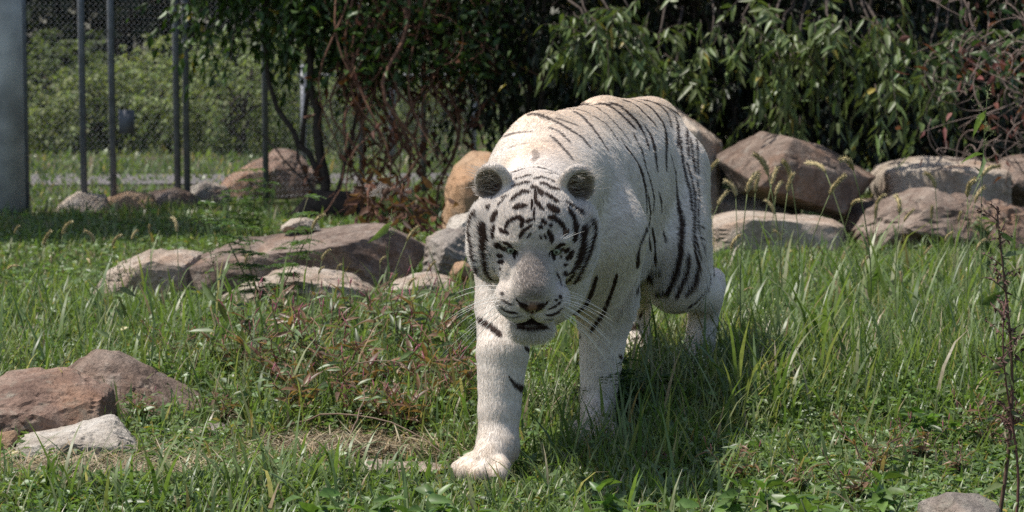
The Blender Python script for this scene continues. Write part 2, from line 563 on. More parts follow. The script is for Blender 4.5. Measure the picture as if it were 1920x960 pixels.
G_ = "boulders in the enclosure"
rock("dark reddish brown slab sloping away behind the white quartz rock at lower left", 'brown', [(104, 692), (130, 670), (175, 657), (215, 664), (300, 708), (400, 756), (420, 815), (300, 815), (200, 815), (110, 790)], 7.05, 0.42, strata=0.3, wback=0.2, front=[(150, 720, -0.05), (160, 790, -0.35), (300, 800, -0.3), (240, 720, -0.1), (330, 762, -0.12)], rough=0.9, breaks=1)
rock("large rust coloured rock cut off by the lower left edge of the picture", 'red', [(-70, 735), (0, 700), (80, 684), (112, 690), (200, 730), (226, 785), (228, 850), (-70, 860)], 6.75, 0.42, wback=0.25, front=[(60, 720, -0.05), (0, 770, -0.38), (100, 770, -0.42), (196, 745, -0.12), (190, 810, -0.32), (20, 840, -0.42)], rough=0.9, breaks=1)
rock("flat white quartz rock lying foremost in the lower left rock group", 'white', [(26, 822), (60, 808), (200, 783), (240, 812), (264, 845), (258, 872), (130, 876), (28, 866)], 6.45, 0.34, strata=0.5, wback=0.35, front=[(42, 834, -0.25), (150, 824, -0.38), (232, 832, -0.3)], rough=0.8, breaks=1)
rock("small tan block squeezed against the left end of the white quartz rock", 'tan', [(-60, 818), (0, 812), (27, 808), (30, 862), (-60, 872)], 6.42, 0.26, rough=0.9, sub=4)
rock("low grey stone half sunk in straw right of the lower left rocks", 'grey', [(340, 812), (370, 794), (425, 793), (480, 814), (470, 838), (345, 838)], 6.75, 0.25, sub=4)
rock("thin flat pinkish stone lying in the straw beside the leading paw", 'cream', [(640, 874), (700, 862), (800, 866), (850, 878), (800, 892), (650, 892)], 6.2, 0.3, sub=4, rough=0.6, foot=False)
rock("rounded grey stone poking up at the bottom right edge", 'grey', [(1708, 985), (1728, 942), (1780, 924), (1840, 926), (1878, 950), (1892, 990)], 5.3, 0.22, sub=4, rough=0.6)
rock("pale cream rock forming the left tip of the long slab", 'cream', [(160, 540), (215, 492), (270, 468), (330, 461), (374, 470), (350, 520), (290, 552), (170, 558)], 10.0, 0.5, rough=1.0, wback=0.3, front=[(205, 515, -0.25), (290, 492, -0.38), (350, 500, -0.25)])
rock("long grey brown slab with overhanging right end in the middle distance", 'brown', [(285, 550), (340, 488), (440, 447), (530, 430), (640, 420), (705, 413), (745, 420), (800, 438), (806, 462), (770, 500), (700, 545), (560, 556)], 10.15, 0.75, strata=0.25, sub=6, wback=0.3, front=[(350, 505, -0.28), (520, 475, -0.42), (650, 462, -0.46), (735, 432, -0.12), (600, 545, -0.36), (648, 520, -0.4)], rough=0.5, breaks=1)
rock("small white stone resting on top of the long slab", 'white', [(524, 424), (545, 410), (572, 407), (594, 416), (604, 434), (526, 436)], 10.3, 0.22, sub=4, foot=False)
rock("low pinkish white rock in front of the long slab", 'cream', [(395, 560), (450, 526), (540, 497), (600, 500), (660, 518), (706, 548), (690, 575), (420, 578)], 9.5, 0.5, strata=0.6, wback=0.35, front=[(450, 545, -0.28), (560, 525, -0.42), (660, 540, -0.3)])
rock("flat tan and white stone between the long slab and the tiger", 'cream', [(700, 566), (740, 522), (800, 508), (850, 520), (884, 562), (860, 585), (720, 585)], 9.55, 0.4, strata=0.7, wback=0.35, front=[(735, 545, -0.3), (800, 532, -0.4), (860, 548, -0.25)])
rock("upright grey stone partly hidden behind the tiger's striped cheek", 'grey', [(786, 530), (800, 446), (830, 430), (876, 426), (900, 470), (896, 535)], 10.0, 0.4, strata=0.9)
rock("small orange stone touching the tiger's cheek ruff", 'tan', [(842, 512), (852, 492), (872, 488), (890, 506), (886, 528), (846, 528)], 9.6, 0.16, sub=4, foot=False)
rock("pale grey stone under the orange boulder", 'white', [(830, 440), (846, 404), (880, 398), (900, 420), (896, 445)], 10.3, 0.3, sub=4, foot=False)
rock("orange tan boulder standing behind the tiger's ear", 'tan', [(822, 394), (832, 350), (850, 312), (880, 281), (925, 277), (960, 300), (966, 370), (900, 420), (830, 420)], 12.0, 0.6, rough=0.7, wback=0.15, front=[(858, 352, -0.4), (905, 330, -0.45), (940, 360, -0.25), (880, 392, -0.2)])
rock("pale rounded boulder showing behind the tiger's rump", 'cream', [(1215, 205), (1236, 190), (1262, 190), (1305, 214), (1348, 246), (1359, 264), (1346, 296), (1310, 330), (1220, 340)], 12.9, 0.7, rough=0.7, wback=0.2, front=[(1240, 250, -0.35), (1300, 248, -0.4), (1338, 272, -0.2), (1290, 310, -0.15)])
rock("large angular brown slab with a ridge, tilted on the right rock pile", 'brown', [(1342, 292), (1374, 262), (1430, 244), (1492, 256), (1560, 276), (1640, 308), (1650, 330), (1622, 382), (1580, 412), (1480, 395), (1384, 362), (1344, 318)], 12.6, 0.8, sub=6, foot=False, wback=0.15, front=[(1478, 264, -0.3), (1448, 310, -0.46), (1412, 354, -0.46), (1625, 335, -0.12), (1575, 402, -0.2)], rough=0.4, breaks=0)
rock("long slab with a sunlit white top right of the big brown slab", 'cream', [(1636, 330), (1660, 302), (1720, 288), (1850, 291), (1892, 308), (1908, 362), (1860, 400), (1680, 400), (1640, 370)], 13.0, 0.8, wback=0.35, front=[(1656, 326, -0.3), (1770, 322, -0.42), (1880, 326, -0.3)], rough=0.5, breaks=1)
rock("brown rock running out of the right edge of the picture", 'brown', [(1840, 312), (1890, 292), (1960, 284), (2010, 330), (2000, 420), (1850, 420)], 13.3, 0.7)
rock("lumpy low brown boulder in the grass below the white topped slab", 'brown', [(1598, 432), (1650, 372), (1740, 352), (1830, 368), (1900, 378), (1980, 400), (1980, 460), (1620, 460)], 12.1, 0.7, rough=1.5)
rock("low pale topped rock right beside the tiger's thigh", 'cream', [(1305, 450), (1335, 402), (1380, 390), (1480, 394), (1560, 404), (1594, 424), (1580, 470), (1320, 475)], 11.9, 0.6, wback=0.35, front=[(1335, 428, -0.28), (1400, 412, -0.4), (1480, 416, -0.42), (1565, 426, -0.25)], rough=0.6, breaks=1)
rock("dark grey rock wedged under the big brown slab", 'grey', [(1290, 352), (1330, 342), (1400, 352), (1500, 384), (1520, 420), (1300, 425)], 12.9, 0.6)
rock("brown rock under the right end of the big brown slab", 'brown', [(1560, 400), (1620, 372), (1690, 362), (1710, 420), (1570, 430)], 12.8, 0.5, sub=4)
rock("large two toned rock leaning beyond the fence", 'red', [(384, 372), (420, 330), (470, 298), (512, 280), (556, 284), (594, 322), (590, 372)], 16.6, 0.9, wback=0.15, front=[(470, 330, -0.35), (520, 320, -0.4), (560, 350, -0.2)])
rock("grey rounded stone at the foot of the double fence posts", 'grey', [(330, 384), (350, 350), (384, 338), (424, 350), (440, 384)], 15.7, 0.4, sub=4)
rock("cream stone at the fence foot next to the wide grey post", 'cream', [(92, 404), (112, 376), (146, 358), (196, 364), (216, 404)], 14.95, 0.4, sub=4)
rock("tan stone at the fence foot between two slim posts", 'tan', [(176, 400), (196, 372), (240, 355), (288, 366), (300, 400)], 15.1, 0.4, sub=4)
rock("brown stone at the fence foot left of the double posts", 'brown', [(252, 394), (276, 360), (330, 350), (362, 362), (372, 394)], 15.3, 0.4, sub=4)
rock("pale stone lying behind the vine tangle near the gravel track", 'grey', [(640, 372), (668, 345), (730, 340), (770, 352), (790, 378)], 16.4, 0.5, sub=4)

# ------------------------------------------------------------------ fences
steel = plain_material("galvanised_steel", (0.22, 0.225, 0.24), 0.55, 0.4, nscale=18, var=0.3)
wire_m = plain_material("fence_wire", (0.24, 0.24, 0.25), 0.6, 0.0, nscale=40, var=0.2)
greyp = plain_material("weathered_grey_metal", (0.62, 0.60, 0.57), 0.8, 0.0, nscale=5, var=0.45)

def fence(label, A, B, height, post_u, mesh_pitch, post_r=0.023, wide=None, wire_r=0.0036, rails=()):
    root = empty("chain_link_fence", tuple(A))
    tag(root, label, "fence")
    A, B = np.asarray(A), np.asarray(B)
    L = np.linalg.norm((B - A)[:2])
    U = (B - A) / L; U[2] = 0
    def gp(u):
        p = A + U * u
        return np.array([p[0], p[1], float(gz(p[0], p[1]))]) - A
    for u in post_u:
        mb = MB(); b = gp(u)
        mb.tube([b - [0, 0, 0.2], b + [0, 0, height + 0.05]], post_r, 10)
        mb.tube([b + [0, 0, height + 0.05], b + [0, 0, height + 0.075], b + [0, 0, height + 0.09]], [post_r * 1.15, post_r, post_r * 0.3], 10)
        mb.build("fence_post", steel, root)
    for z in rails:
        mb = MB(); mb.tube([gp(0) + [0, 0, z], gp(L) + [0, 0, z]], 0.016, 8); mb.build("rail", steel, root)
    if wide is not None:
        mb = MB(); b = gp(wide)
        a = math.atan2(U[1], U[0])
        mb.box(b + [0, 0, height / 2], 0.25, 0.10, height + 0.4, a)
        o = mb.build("wide_post", greyp, root, smooth=False)
        mb = MB()
        mb.tube([b + U * 0.15 + [0, 0, -0.2], b + U * 0.15 + [0, 0, height]], 0.028, 10); mb.build("fence_post", steel, root)
    # woven wires
    nw = int(L / mesh_pitch)
    ns = int(height / (mesh_pitch * 0.5))
    mb = MB()
    k = np.arange(ns + 1)
    for w in range(nw):
        u = w * mesh_pitch + (k % 2) * mesh_pitch * 1.04
        pts = U[None] * u[:, None]
        g = gp(w * mesh_pitch)[2]
        pts[:, 2] = g + 0.03 + k * mesh_pitch * 0.5
        off = ((k % 2) * 2 - 1) * 0.003
        pts[:, 0] -= U[1] * off; pts[:, 1] += U[0] * off
        mb.tube(pts, wire_r, 3)
    o = mb.build("wire_mesh", wire_m, root); o["kind"] = "stuff"
    return root, gp, U

FB = on_ground(900, 17.2)
FA = on_ground(-150, 14.2); FA = FA + (FA - FB) * 0.45; FA[2] = float(gz(FA[0], FA[1]))
Lf = np.linalg.norm((FB - FA)[:2])
def fu(px):       # distance along the fence where a sight line crosses it
    r_ = ray(px, 480)[:2]; d_ = (FB - FA)[:2]
    M_ = np.array([[r_[0], -d_[0]], [r_[1], -d_[1]]])
    return float(np.linalg.solve(M_, FA[:2])[1] * Lf)
FROOT, fgp, FU = fence("tall dark chain link fence with steel posts along the left background", FA, FB, 2.7, [fu(-700), fu(-330), fu(160), fu(215), fu(335), fu(353), fu(500), fu(680), fu(795)], 0.042, wide=fu(12))
FA2, FB2 = on_ground(560, 21.0), on_ground(1330, 22.0)
L2 = np.linalg.norm((FB2 - FA2)[:2])
fence("low far fence with a top rail glimpsed between vines and shrub", FA2, FB2, 0.84, [0.05, L2 * 0.22, L2 * 0.415, L2 * 0.7], 0.06, post_r=0.03, rails=(0.83,))
mb = MB()
sp = FA + fgp(fu(240)); sp_a = math.atan2(FU[1], FU[0])
zc = at(240, 226, np.linalg.norm(sp[:2]))[2]
mb.box([0, -0.012, 0], 0.12, 0.008, 0.165, 0)
sg = mb.build("sign_panel", plain_material("dull_grey_panel", (0.20, 0.20, 0.215), 0.8, nscale=12, var=0.3), None, smooth=False)
sg.location = (sp[0], sp[1], zc); sg.rotation_euler = (0, 0, sp_a)
tag(sg, "small blank grey panel wired to the chain link fence", "sign")
# ================================================================== trees, shrubs and vines
bark = plain_material("bark", (0.055, 0.042, 0.034), 0.9, nscale=25, var=0.5, bump=0.01)
bark_red = plain_material("vine_bark", (0.17, 0.085, 0.055), 0.85, nscale=30, var=0.5, bump=0.006)
bark_pale = plain_material("dry_vine_bark", (0.17, 0.125, 0.105), 0.85, nscale=30, var=0.4, bump=0.004)
leaf_dark = leaf_material("glossy_leaf", 0.42, 0.24, spec=0.36)
leaf_soft = leaf_material("soft_leaf", 0.6, 0.35, spec=0.25)

def greens(n, base, var=0.35, r=rng, yellow=0.0):
    c = np.tile(np.asarray(base, dtype=float), (n, 1))
    c *= (1 + var * (r.random((n, 1)) - 0.5) * 2)
    c *= 1 + 0.15 * (r.random((n, 3)) - 0.5)
    if yellow > 0:
        m = r.random(n) < yellow
        c[m] = np.array([0.30, 0.24, 0.05]) * (0.7 + 0.6 * r.random((m.sum(), 1)))
    return np.clip(c, 0.003, 0.8)

def curve(p0, p1, sag=0.0, wob=0.0, n=7, r=rng):
    t = np.linspace(0, 1, n)[:, None]
    p = p0 * (1 - t) + p1 * t
    p[:, 2] -= (sag * 4 * t * (1 - t))[:, 0]
    w = np.cumsum(r.normal(size=(n, 3)), 0) * wob / math.sqrt(n)
    w -= w[0]
    return p + w

def sprays(leafmb, twigmb, anchors, outdir, tl, nleaf, LL, LW, base, r, droop=0.6, var=0.4, yellow=0.0, fine=False):
    """Twigs carrying alternate hanging leaves."""
    n = len(anchors)
    d = outdir / (np.linalg.norm(outdir, axis=1, keepdims=True) + 1e-9)
    tlen = tl * (0.6 + 0.8 * r.random(n))
    ts = np.linspace(0, 1, 4)
    paths = anchors[:, None, :] + tlen[:, None, None] * (ts[None, :, None] * d[:, None, :])
    paths[..., 2] -= droop * tlen[:, None] * ts[None] ** 2
    if twigmb is not None:
        for k in range(n):
            twigmb.tube(paths[k], [0.004, 0.003, 0.002, 0.001], 3)
    for j in range(nleaf):
        t = (j + r.random(n)) / nleaf
        f = t * 3; i = np.minimum(f.astype(int), 2); w = (f - i)[:, None]
        ix = np.arange(n)
        p = paths[ix, i] * (1 - w) + paths[ix, i + 1] * w
        tang = paths[ix, i + 1] - paths[ix, i]; tang /= np.linalg.norm(tang, axis=1, keepdims=True) + 1e-9
        sd = np.cross(tang, [0, 0, 1.0]) * (1 if j % 2 else -1)
        D = tang * 0.55 + sd * 0.8 + 0.5 * r.normal(size=(n, 3)) * 0.6
        D[:, 2] -= 0.45
        Nn = np.array([0, 0, 1.0]) + 0.8 * r.normal(size=(n, 3))
        L = LL * (0.45 + 1.05 * r.random(n)); W = LW * (0.55 + 0.95 * r.random(n))
        leafmb.leaves(p, D, Nn, L, W, greens(n, base, var, r, yellow), fine=fine)

def crown_points(r, n, centers, shell=0.55):
    """Points in a cluster of uneven lobes, biased to their outside; also the outward direction."""
    C = np.array([c[0] for c in centers]); Rr = np.array([c[1] for c in centers])
    k = r.choice(len(C), n, p=(Rr.prod(1) ** 0.67) / (Rr.prod(1) ** 0.67).sum())
    v = r.normal(size=(n, 3)); v /= np.linalg.norm(v, axis=1, keepdims=True)
    rad = (shell + (1 - shell) * r.random(n)) ** 0.7
    rad *= 0.85 + 0.5 * fbm(v * 2.5 + k[:, None] * 3.1, 3, 2)
    return C[k] + v * Rr[k] * rad[:, None], v

def tree(name, label, cat, base, trunk_paths, lobes, n_spray, nleaf, LL, LW, tint, seed, group=None, mat=None, tl=0.35, droop=0.5, yellow=0.0, shell=0.5, var=0.4, fine=False, twigs=True, bk=None, limbs=10, extra=None):
    r = np.random.default_rng(seed)
    base = np.asarray(base, dtype=float)
    root = empty(name, tuple(base))
    tag(root, label, cat, group)
    mb = MB()
    for pts, r0, r1 in trunk_paths:
        pts = np.asarray(pts, dtype=float) - base
        t = np.linspace(0, 1, len(pts)); tt = np.linspace(0, 1, 14)
        P = np.stack([np.interp(tt, t, pts[:, k]) for k in range(3)], -1)
        P[1:-1] += r.normal(size=(12, 3)) * r0 * 0.35
        mb.tube(P, r0 + (r1 - r0) * tt, 8)
    lob = [(np.asarray(c, dtype=float) - base, np.asarray(q, dtype=float)) for c, q in lobes]
    # limbs from the stems to the lobes
    tops = [np.asarray(p[0][-1]) - base for p in trunk_paths]
    for c, q in lob:
        for _ in range(max(1, limbs // len(lob))):
            s0 = tops[r.integers(len(tops))] * r.uniform(0.35, 0.95)
            e0 = c + q * r.normal(size=3) * 0.4
            mb.tube(curve(s0, e0, -0.05, 0.10, 8, r), np.linspace(0.018, 0.005, 8), 5)
    mb.build("trunk", bk or bark, root)
    lm, tm = MB(), MB()
    P, v = crown_points(r, n_spray, lob, shell)
    keep = P[:, 2] + base[2] > 0.06
    P, v = P[keep], v[keep]
    v = v + np.array([0, 0, -0.1]) + 0.5 * r.normal(size=v.shape)
    sprays(lm, tm if twigs else None, P, v, tl, nleaf, LL, LW, tint, r, droop, var, yellow, fine)
    if extra is not None:
        extra(lm, tm, base, r)
    cr = lm.build("crown", mat or leaf_soft, root, smooth=False)
    if twigs: tm.build("twigs", bk or bark, root)["kind"] = "stuff"
    return root

# -- dark evergreen-looking shrubs that close the view behind the tiger and the rocks
def hang(spots, LL=0.10, LW=0.028, tl=0.32, n=14, tint=(0.10, 0.135, 0.045)):  # front sprays: sunlight put into a lighter leaf tint than the shrub's own
    def f(lm, tm, base, r):
        for px, py, d in spots:
            a = at(px, py, d - 0.45) - base
            k = 9
            anc = a + r.normal(size=(k, 3)) * np.array([0.10, 0.07, 0.05])
            out = np.array([0.0, -0.3, -0.55]) + r.normal(size=(k, 3)) * 0.45
            sprays(lm, tm, anc, out, tl, n, LL, LW, tint, r, 0.35, 0.35, 0.02, True)
            tm.tube(curve(np.array([0, 0.1, 1.9]) * 1.0 + (a - np.array([0, 0, 1.9])) * 0.55, a, -0.1, 0.05, 7, r), np.linspace(0.014, 0.005, 7), 5)
    return f

def stems(px, d, n, h, r, spread=0.35):
    b = on_ground(px, d)
    out = []
    for k in range(n):
        o = r.normal(size=2) * 0.12
        p0 = b + [o[0], o[1], -0.05]
        p2 = b + [o[0] * 3 + r.normal() * spread, o[1] * 2 + r.normal() * spread * 0.5, h * r.uniform(0.7, 1.0)]
        out.append(([p0, (p0 + p2) / 2 + [r.normal() * 0.08, 0, 0], p2], 0.028 * r.uniform(0.6, 1.1), 0.008))
    return b, out
rs = np.random.default_rng(21)
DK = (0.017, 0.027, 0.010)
for lab, px, d, lobes, seed, spots in (  # last lobe of each: unseen overhead crown, added to shade the shrub's front
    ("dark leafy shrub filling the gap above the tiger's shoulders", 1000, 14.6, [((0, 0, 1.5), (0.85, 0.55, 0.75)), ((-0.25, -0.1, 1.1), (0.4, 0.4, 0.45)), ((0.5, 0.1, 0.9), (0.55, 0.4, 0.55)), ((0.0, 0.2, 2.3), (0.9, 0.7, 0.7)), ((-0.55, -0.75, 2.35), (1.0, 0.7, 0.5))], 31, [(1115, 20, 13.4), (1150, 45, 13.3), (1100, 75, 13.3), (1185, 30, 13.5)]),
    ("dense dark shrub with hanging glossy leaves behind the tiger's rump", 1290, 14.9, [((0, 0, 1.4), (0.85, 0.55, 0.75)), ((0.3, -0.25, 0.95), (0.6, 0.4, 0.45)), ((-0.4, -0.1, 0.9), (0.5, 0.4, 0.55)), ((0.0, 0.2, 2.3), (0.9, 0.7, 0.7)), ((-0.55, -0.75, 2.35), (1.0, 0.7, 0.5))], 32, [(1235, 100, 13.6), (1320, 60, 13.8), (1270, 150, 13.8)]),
    ("dense dark shrub with hanging leaf sprays tinted as if sunlit above the big brown slab", 1530, 14.7, [((0, 0, 1.35), (0.8, 0.55, 0.8)), ((0.25, -0.3, 0.85), (0.55, 0.35, 0.4)), ((-0.35, -0.2, 0.8), (0.5, 0.35, 0.45)), ((0.0, 0.2, 2.3), (0.9, 0.7, 0.7)), ((-0.55, -0.75, 2.35), (1.0, 0.7, 0.5))], 33, [(1410, 30, 13.2), (1440, 55, 13.2), (1560, 45, 13.2), (1600, 30, 13.3), (1500, 90, 13.5), (1450, 130, 13.6), (1690, 140, 13.2), (1640, 60, 13.4), (1470, 205, 13.5)]),
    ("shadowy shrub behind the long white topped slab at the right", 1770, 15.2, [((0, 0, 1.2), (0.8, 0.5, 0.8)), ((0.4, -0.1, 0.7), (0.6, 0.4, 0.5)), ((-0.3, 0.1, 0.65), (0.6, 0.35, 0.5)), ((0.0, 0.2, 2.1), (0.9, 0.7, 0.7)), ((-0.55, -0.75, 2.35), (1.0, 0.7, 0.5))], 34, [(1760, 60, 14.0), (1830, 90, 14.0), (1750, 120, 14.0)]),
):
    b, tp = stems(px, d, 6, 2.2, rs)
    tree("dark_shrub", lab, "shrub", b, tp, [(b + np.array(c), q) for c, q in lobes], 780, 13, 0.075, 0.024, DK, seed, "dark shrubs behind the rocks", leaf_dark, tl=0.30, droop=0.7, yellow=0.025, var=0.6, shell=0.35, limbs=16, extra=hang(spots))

# a second, plainer row that keeps the light out behind them
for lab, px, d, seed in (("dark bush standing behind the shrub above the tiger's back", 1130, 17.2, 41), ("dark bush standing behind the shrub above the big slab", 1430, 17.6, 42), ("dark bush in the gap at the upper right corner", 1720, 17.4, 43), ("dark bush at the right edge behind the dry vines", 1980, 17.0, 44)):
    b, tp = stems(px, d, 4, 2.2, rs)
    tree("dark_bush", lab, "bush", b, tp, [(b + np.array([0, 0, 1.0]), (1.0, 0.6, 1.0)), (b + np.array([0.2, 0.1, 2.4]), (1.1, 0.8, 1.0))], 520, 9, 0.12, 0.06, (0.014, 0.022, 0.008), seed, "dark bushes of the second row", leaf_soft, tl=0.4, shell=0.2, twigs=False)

# -- slim dark tree on the left, its leafy crown cut by the top of the picture
tb = on_ground(612, 14.3)
def A(px, py, d=14.3): return at(px, py, d)
tree("small_tree", "slim dark stemmed tree with a forked trunk left of the tiger", "tree", tb,
     [([tb - [0, 0, .05], A(606, 330), A(598, 230), A(585, 150), A(570, 60), A(562, -60), A(560, -250)], 0.038, 0.014),
      ([A(604, 330), A(570, 280), A(530, 220), A(503, 160), A(498, 60), A(495, -120)], 0.022, 0.010),
      ([tb - [0.02, 0, .05], A(588, 360), A(560, 300), A(548, 230)], 0.012, 0.005),
      ([tb - [-0.03, 0, .05], A(640, 330), A(662, 250), A(690, 120), A(700, -60)], 0.016, 0.008),
      ([A(604, 345), A(560, 330), A(490, 250), A(455, 235)], 0.008, 0.003)],
     [(A(440, -10), (0.50, 0.4, 0.36)), (A(540, -15), (0.45, 0.4, 0.42)), (A(640, 10), (0.42, 0.4, 0.45)), (A(560, -150), (0.8, 0.6, 0.6)), (A(470, -170), (0.7, 0.5, 0.6)), (A(690, 40), (0.3, 0.3, 0.35))],
     560, 10, 0.075, 0.034, (0.045, 0.085, 0.018), 51, None, leaf_dark, tl=0.26, yellow=0.015, shell=0.3)
mb = MB(); mb.tube([tb + [-0.25, 0.0, -0.05], tb + [-0.05, -0.04, 0.09], tb + [0.12, -0.02, 0.08], tb + [0.35, 0, -0.05]], [0.05, 0.11, 0.10, 0.04], 10)
stump = mb.build("root_mound", bark); tag(stump, "dark root mound at the foot of the slim tree", "stump")

# -- tree whose crown shades the grass in front of the fence (trunk just outside the picture)
ob = np.array([-5.2, 12.9, float(gz(-5.2, 12.9))])
tree("shade_tree", "broad crowned tree just outside the left edge, shading the fence side grass", "tree", ob,
     [([ob - [0, 0, .1], ob + [0.1, 0, 1.5], ob + [0.0, 0.1, 3.0]], 0.12, 0.06)],
     [(ob + [0, 0.2, 3.6], (1.5, 0.8, 1.0)), (ob + [0.9, 0.5, 3.2], (1.1, 0.7, 0.7)), (ob + [-0.5, 0.3, 4.4], (1.2, 0.8, 0.8)), (ob + [0.4, 0.6, 4.0], (1.2, 0.7, 0.8))],
     900, 9, 0.16, 0.09, (0.05, 0.08, 0.02), 52, None, leaf_soft, tl=0.5, shell=0.3)

# -- vines: bare reddish stems hanging between the slim tree and the shrub
def vine(label, spots, n, seed, mat, top, bot, rad=(0.012, 0.005), curl=0.12, leaves=120, ltint=(0.09, 0.035, 0.02), name="hanging_vine", extra_curl=0, greenleaf=0):
    r = np.random.default_rng(seed)
    px0, px1, d0, d1 = spots
    base = on_ground((px0 + px1) / 2, (d0 + d1) / 2)
    root = empty(name, tuple(base)); tag(root, label, "vine")
    anchors = []
    mb = MB()
    for k in range(n):
        x0 = r.uniform(px0, px1); x1 = x0 + r.normal() * 45; d = r.uniform(d0, d1)
        y0, y1 = r.uniform(*top), r.uniform(*bot)
        m = 12; t = np.linspace(0, 1, m)
        P = np.array([at(x0 + (x1 - x0) * a, y0 + (y1 - y0) * a, d) for a in t])
        ph = r.uniform(0, 6.28, 2); fr = r.uniform(1.0, 2.6)
        P[:, 0] += curl * np.sin(t * fr * 4 + ph[0]) * (0.4 + t); P[:, 1] += curl * 0.7 * np.cos(t * fr * 3.3 + ph[1])
        P[:, 2] = np.maximum(P[:, 2], base[2] + 0.01)
        q = r.uniform(*sorted(rad)) if k else rad[0]
        mb.tube(P - base, np.linspace(q, q * 0.5, m), 5)
        anchors.append(P[r.integers(0, m, 6)])
    for k in range(extra_curl):
        c = at(r.uniform(px0, px1), r.uniform(top[0], bot[1]), r.uniform(d0, d1)) - base
        rr = r.uniform(0.05, 0.16); a0 = r.uniform(0, 6.28); a = a0 + np.linspace(0, r.uniform(2.5, 5.5), 12)
        n1 = r.normal(size=3); n1 /= np.linalg.norm(n1); n2 = np.cross(n1, r.normal(size=3)); n2 /= np.linalg.norm(n2)
        g = np.linspace(1, r.uniform(0.5, 1.5), 12)[:, None]
        mb.tube(c + rr * g * (np.cos(a)[:, None] * n1 + np.sin(a)[:, None] * n2), np.linspace(0.0042, 0.002, 12), 4)
    mb.build("stem", mat, root)
    anc = np.concatenate(anchors) - base
    if leaves:
        lm = MB()
        i = r.integers(0, len(anc), leaves)
        p = anc[i] + r.normal(size=(leaves, 3)) * 0.05
        D = r.normal(size=(leaves, 3)); D[:, 2] -= 0.6
        lm.leaves(p, D, r.normal(size=(leaves, 3)), 0.05 + 0.05 * r.random(leaves), 0.02 + 0.02 * r.random(leaves), greens(leaves, ltint, 0.5, r), fine=True)
        lm.build("dry_leaves", leaf_soft, root)["kind"] = "stuff"
    if greenleaf:
        lm = MB()
        i = r.integers(0, len(anc), greenleaf)
        p = anc[i] + r.normal(size=(greenleaf, 3)) * np.array([0.10, 0.08, 0.10])
        p[:, 2] = np.where(p[:, 2] + base[2] < 0.95, 1.0 + 0.7 * r.random(greenleaf) - base[2], p[:, 2])
        D = r.normal(size=(greenleaf, 3)); D[:, 2] -= 0.5
        lm.leaves(p, D, r.normal(size=(greenleaf, 3)) + [0, 0, 0.6], 0.04 + 0.05 * r.random(greenleaf), 0.02 + 0.02 * r.random(greenleaf), greens(greenleaf, (0.045, 0.08, 0.02), 0.5, r), fine=True)
        lm.build("foliage", leaf_dark, root)["kind"] = "stuff"
    return root
vine("reddish bare vine stems hanging beside the slim tree", (630, 720, 13.7, 14.2), 15, 61, bark_red, (-80, 30), (260, 440), leaves=160, extra_curl=8, greenleaf=420)
vine("tangle of brown vines and dead leaves left of the orange boulder", (720, 830, 13.6, 14.4), 17, 62, bark_red, (-90, 20), (230, 430), rad=(0.016, 0.005), leaves=220, extra_curl=9, greenleaf=520)
vine("leafy vine curtain between the brown tangle and the shrub", (810, 930, 14.0, 14.5), 12, 63, bark_red, (-90, 10), (120, 230), leaves=200, greenleaf=1000)
vine("pale curling dry tendrils at the upper right edge", (1765, 1960, 11.6, 12.6), 9, 64, bark_pale, (-60, 60), (190, 330), rad=(0.005, 0.002), curl=0.2, leaves=110, ltint=(0.16, 0.06, 0.05), extra_curl=60, greenleaf=160, name="dry_vine")
vine("brown dead weed stalks standing behind the long slab", (690, 800, 10.9, 11.3), 13, 65, bark_red, (330, 400), (450, 520), rad=(0.005, 0.003), curl=0.03, leaves=240, ltint=(0.11, 0.055, 0.035), name="dead_weeds")

# -- bushes and trees beyond the meadow
for lab, px, d, w, h, tint, seed in (
    ("pale green rounded bush behind the small fence panel", 290, 23.5, 1.5, 1.05, (0.22, 0.25, 0.11), 71),
    ("pale green spreading bush right of the double fence posts", 455, 22.8, 1.5, 1.25, (0.21, 0.25, 0.11), 72),
    ("olive green bush behind the wide grey post", 70, 24.0, 1.5, 1.1, (0.13, 0.16, 0.07), 73),
    ("olive bush beyond the left edge of the picture", -200, 23.5, 1.6, 1.1, (0.13, 0.16, 0.07), 77),
    ("pale green bush far beyond the left edge of the picture", -480, 24.0, 1.6, 1.2, (0.17, 0.20, 0.09), 78),
    ("small grey green bush between the two slim posts", 175, 23.0, 0.8, 0.75, (0.19, 0.22, 0.10), 74),
    ("yellowish green bush seen through the slim tree's branches", 620, 24.5, 1.5, 1.2, (0.20, 0.23, 0.09), 75),
    ("green bush beyond the meadow in the gap beside the vines", 800, 27.0, 1.7, 1.2, (0.15, 0.19, 0.08), 76)):
    b = on_ground(px, d)
    tree("bush", lab, "bush", b, [([b, b + [0.05, 0, h * 0.4], b + [0.1, 0.05, h * 0.7]], 0.05, 0.02), ([b, b + [-0.3, 0, h * 0.6]], 0.04, 0.02)],
         [(b + [0, 0, h * 0.5], (w * 0.6, w * 0.5, h * 0.55)), (b + [w * 0.45, 0.1, h * 0.4], (w * 0.42, w * 0.4, h * 0.45)), (b + [-w * 0.45, 0, h * 0.38], (w * 0.42, w * 0.4, h * 0.42)), (b + [w * 0.1, 0.2, h * 0.8], (w * 0.4, w * 0.35, h * 0.35))],
         650, 9, 0.065, 0.034, tint, seed, "bushes beyond the meadow", leaf_soft, tl=0.28, shell=0.45, twigs=False)
